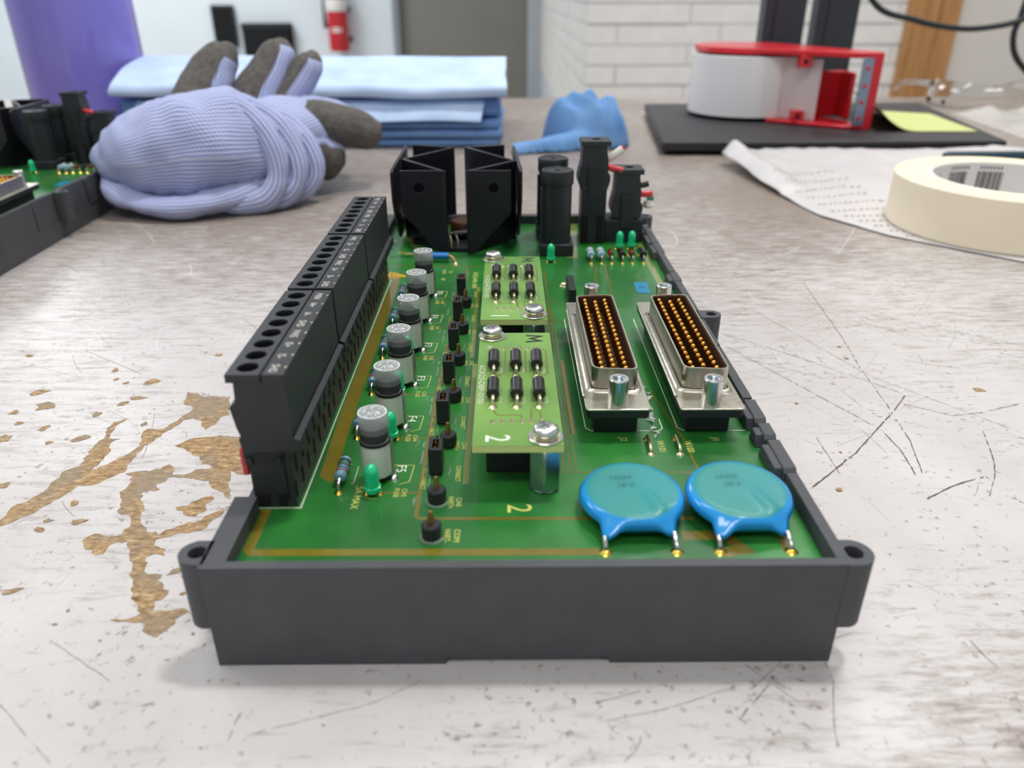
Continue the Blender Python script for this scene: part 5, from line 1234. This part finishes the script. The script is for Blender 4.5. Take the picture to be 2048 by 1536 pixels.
# ---- dark marker pen behind the tape
mat('pen_dark', '1f3a44', 0.4); mat('pen_beige', 'cdb9a0', 0.6)
pn_ = empty('marker_pen', (352, 446, 7.0), 'dark marker pen lying on the mailing bag behind the masking tape', 'pen')
m = MB(); m.lathe([(0, -48), (3.2, -48), (4.0, -45), (4.0, 20), (0, 20)], 'pen_dark', axis='x', n=20); m.build('barrel', pn_)
m = MB(); m.lathe([(0, 20), (4.5, 20), (4.5, 56), (3.8, 60), (0, 60)], 'deep_black', axis='x', n=20); m.build('cap', pn_)
m = MB(); m.box(24, 58, -1.2, 1.2, 4.3, 5.6, 'deep_black'); m.build('clip', pn_)

# ---- clear safety glasses
mat('clear_plastic', 'f6f6f4', 0.04, trans=1.0, ior=1.45); mat('glass_frame', 'f0eeec', 0.08, trans=0.95, ior=1.3)
sg = empty('safety_glasses', (530, 770, 0), 'clear plastic safety glasses at the right end of the bench', 'glasses')
rings = []
for i in range(33):
    a = math.radians(200 - 220 * i / 32); x, y = 72 * math.cos(a), 60 * math.sin(a) * -1
    hh = 26 - 6 * math.exp(-((i - 16) / 3.0) ** 2); z0 = 2 + 9 * math.exp(-((i - 16) / 2.5) ** 2)
    sec = [(1.0, 0), (1.03, 0.3), (1.02, 0.65), (0.93, 1.0)]
    rings.append([(x * k, y * k, z0 + (hh - z0) * q) for k, q in sec] + [(x * (k - 0.03), y * (k - 0.03), z0 + (hh - z0) * q) for k, q in reversed(sec)])
MB().loft(rings, 'clear_plastic').build('lens', sg, smooth=50)
for sx in (-1, 1):
    m = MB(); m.tube([(sx * 68, 18, 20), (sx * 70, 50, 19), (sx * 66, 90, 14), (sx * 60, 116, 4)], [3.0, 2.6, 2.4, 2.0], 'glass_frame', n=10); m.build('temple_arm', sg)
m = MB(); m.lathe([(0, -3), (2.6, -2), (2.8, 0), (2.6, 2), (0, 3)], 'deep_black', c=(-70, 14, 5), n=14); m.lathe([(0, -2), (2.0, -1.5), (2.0, 1.5), (0, 2)], 'deep_black', c=(-62, -2, 4), n=14); m.build('hinge_screw', sg)

# ---- sheet of crinkled clear film at the right edge
nx = ny = 26; v = []; f = []
for j in range(ny + 1):
    for i in range(nx + 1):
        u, w_ = i / nx, j / ny; x, y = 425 + 140 * u + 20 * w_, 520 + 190 * w_ + 20 * u
        e = min(1, 6 * min(u, 1 - u, w_, 1 - w_)); v.append((x, y, 0.5 + e * (16 * abs(noise.noise(Vector((u * 3, w_ * 3, 5)))) + 4 * abs(noise.noise(Vector((u * 9, w_ * 9, 1)))))))
for j in range(ny):
    for i in range(nx): a = j * (nx + 1) + i; f.append((a, a + 1, a + nx + 2, a + nx + 1))
m = MB(); mat('film_clear', 'e9e4de', 0.2, trans=0.0, alpha=0.45); m.add(v, f, 'film_clear'); o = m.build('plastic_film', smooth=60)
so_ = o.modifiers.new('thickness', 'SOLIDIFY'); so_.thickness = 0.0003
tag(o, 'crinkled clear plastic film lying at the right edge of the bench', 'plastic film')

# ---- black cables sagging from the stand
mat('cable_black', '2a2d30', 0.45)
def cable(name, pts, label):
    P = spline([p + (0,) for p in pts], 10); return tag(MB().tube([p[:3] for p in P], 3.1, 'cable_black', n=12).build(name, smooth=60), label, 'cable')
cable('power_cable', [(300, 712, 330), (330, 760, 180), (384, 800, 101.6), (433.8, 800, 82.4), (484, 800, 74.1), (520, 800, 76), (550, 800, 83.2), (600, 800, 105), (680, 780, 60), (720, 740, 8), (760, 700, 5)], 'black cable sagging across the top right in front of the oak trim')
cable('power_cable', [(553, 806, 130), (549.5, 806, 85), (547, 806, 70), (552, 806, 52), (566, 806, 36), (600, 810, 15), (660, 820, 7), (720, 815, 5)], 'short black cable hanging down at the right edge behind the glasses')
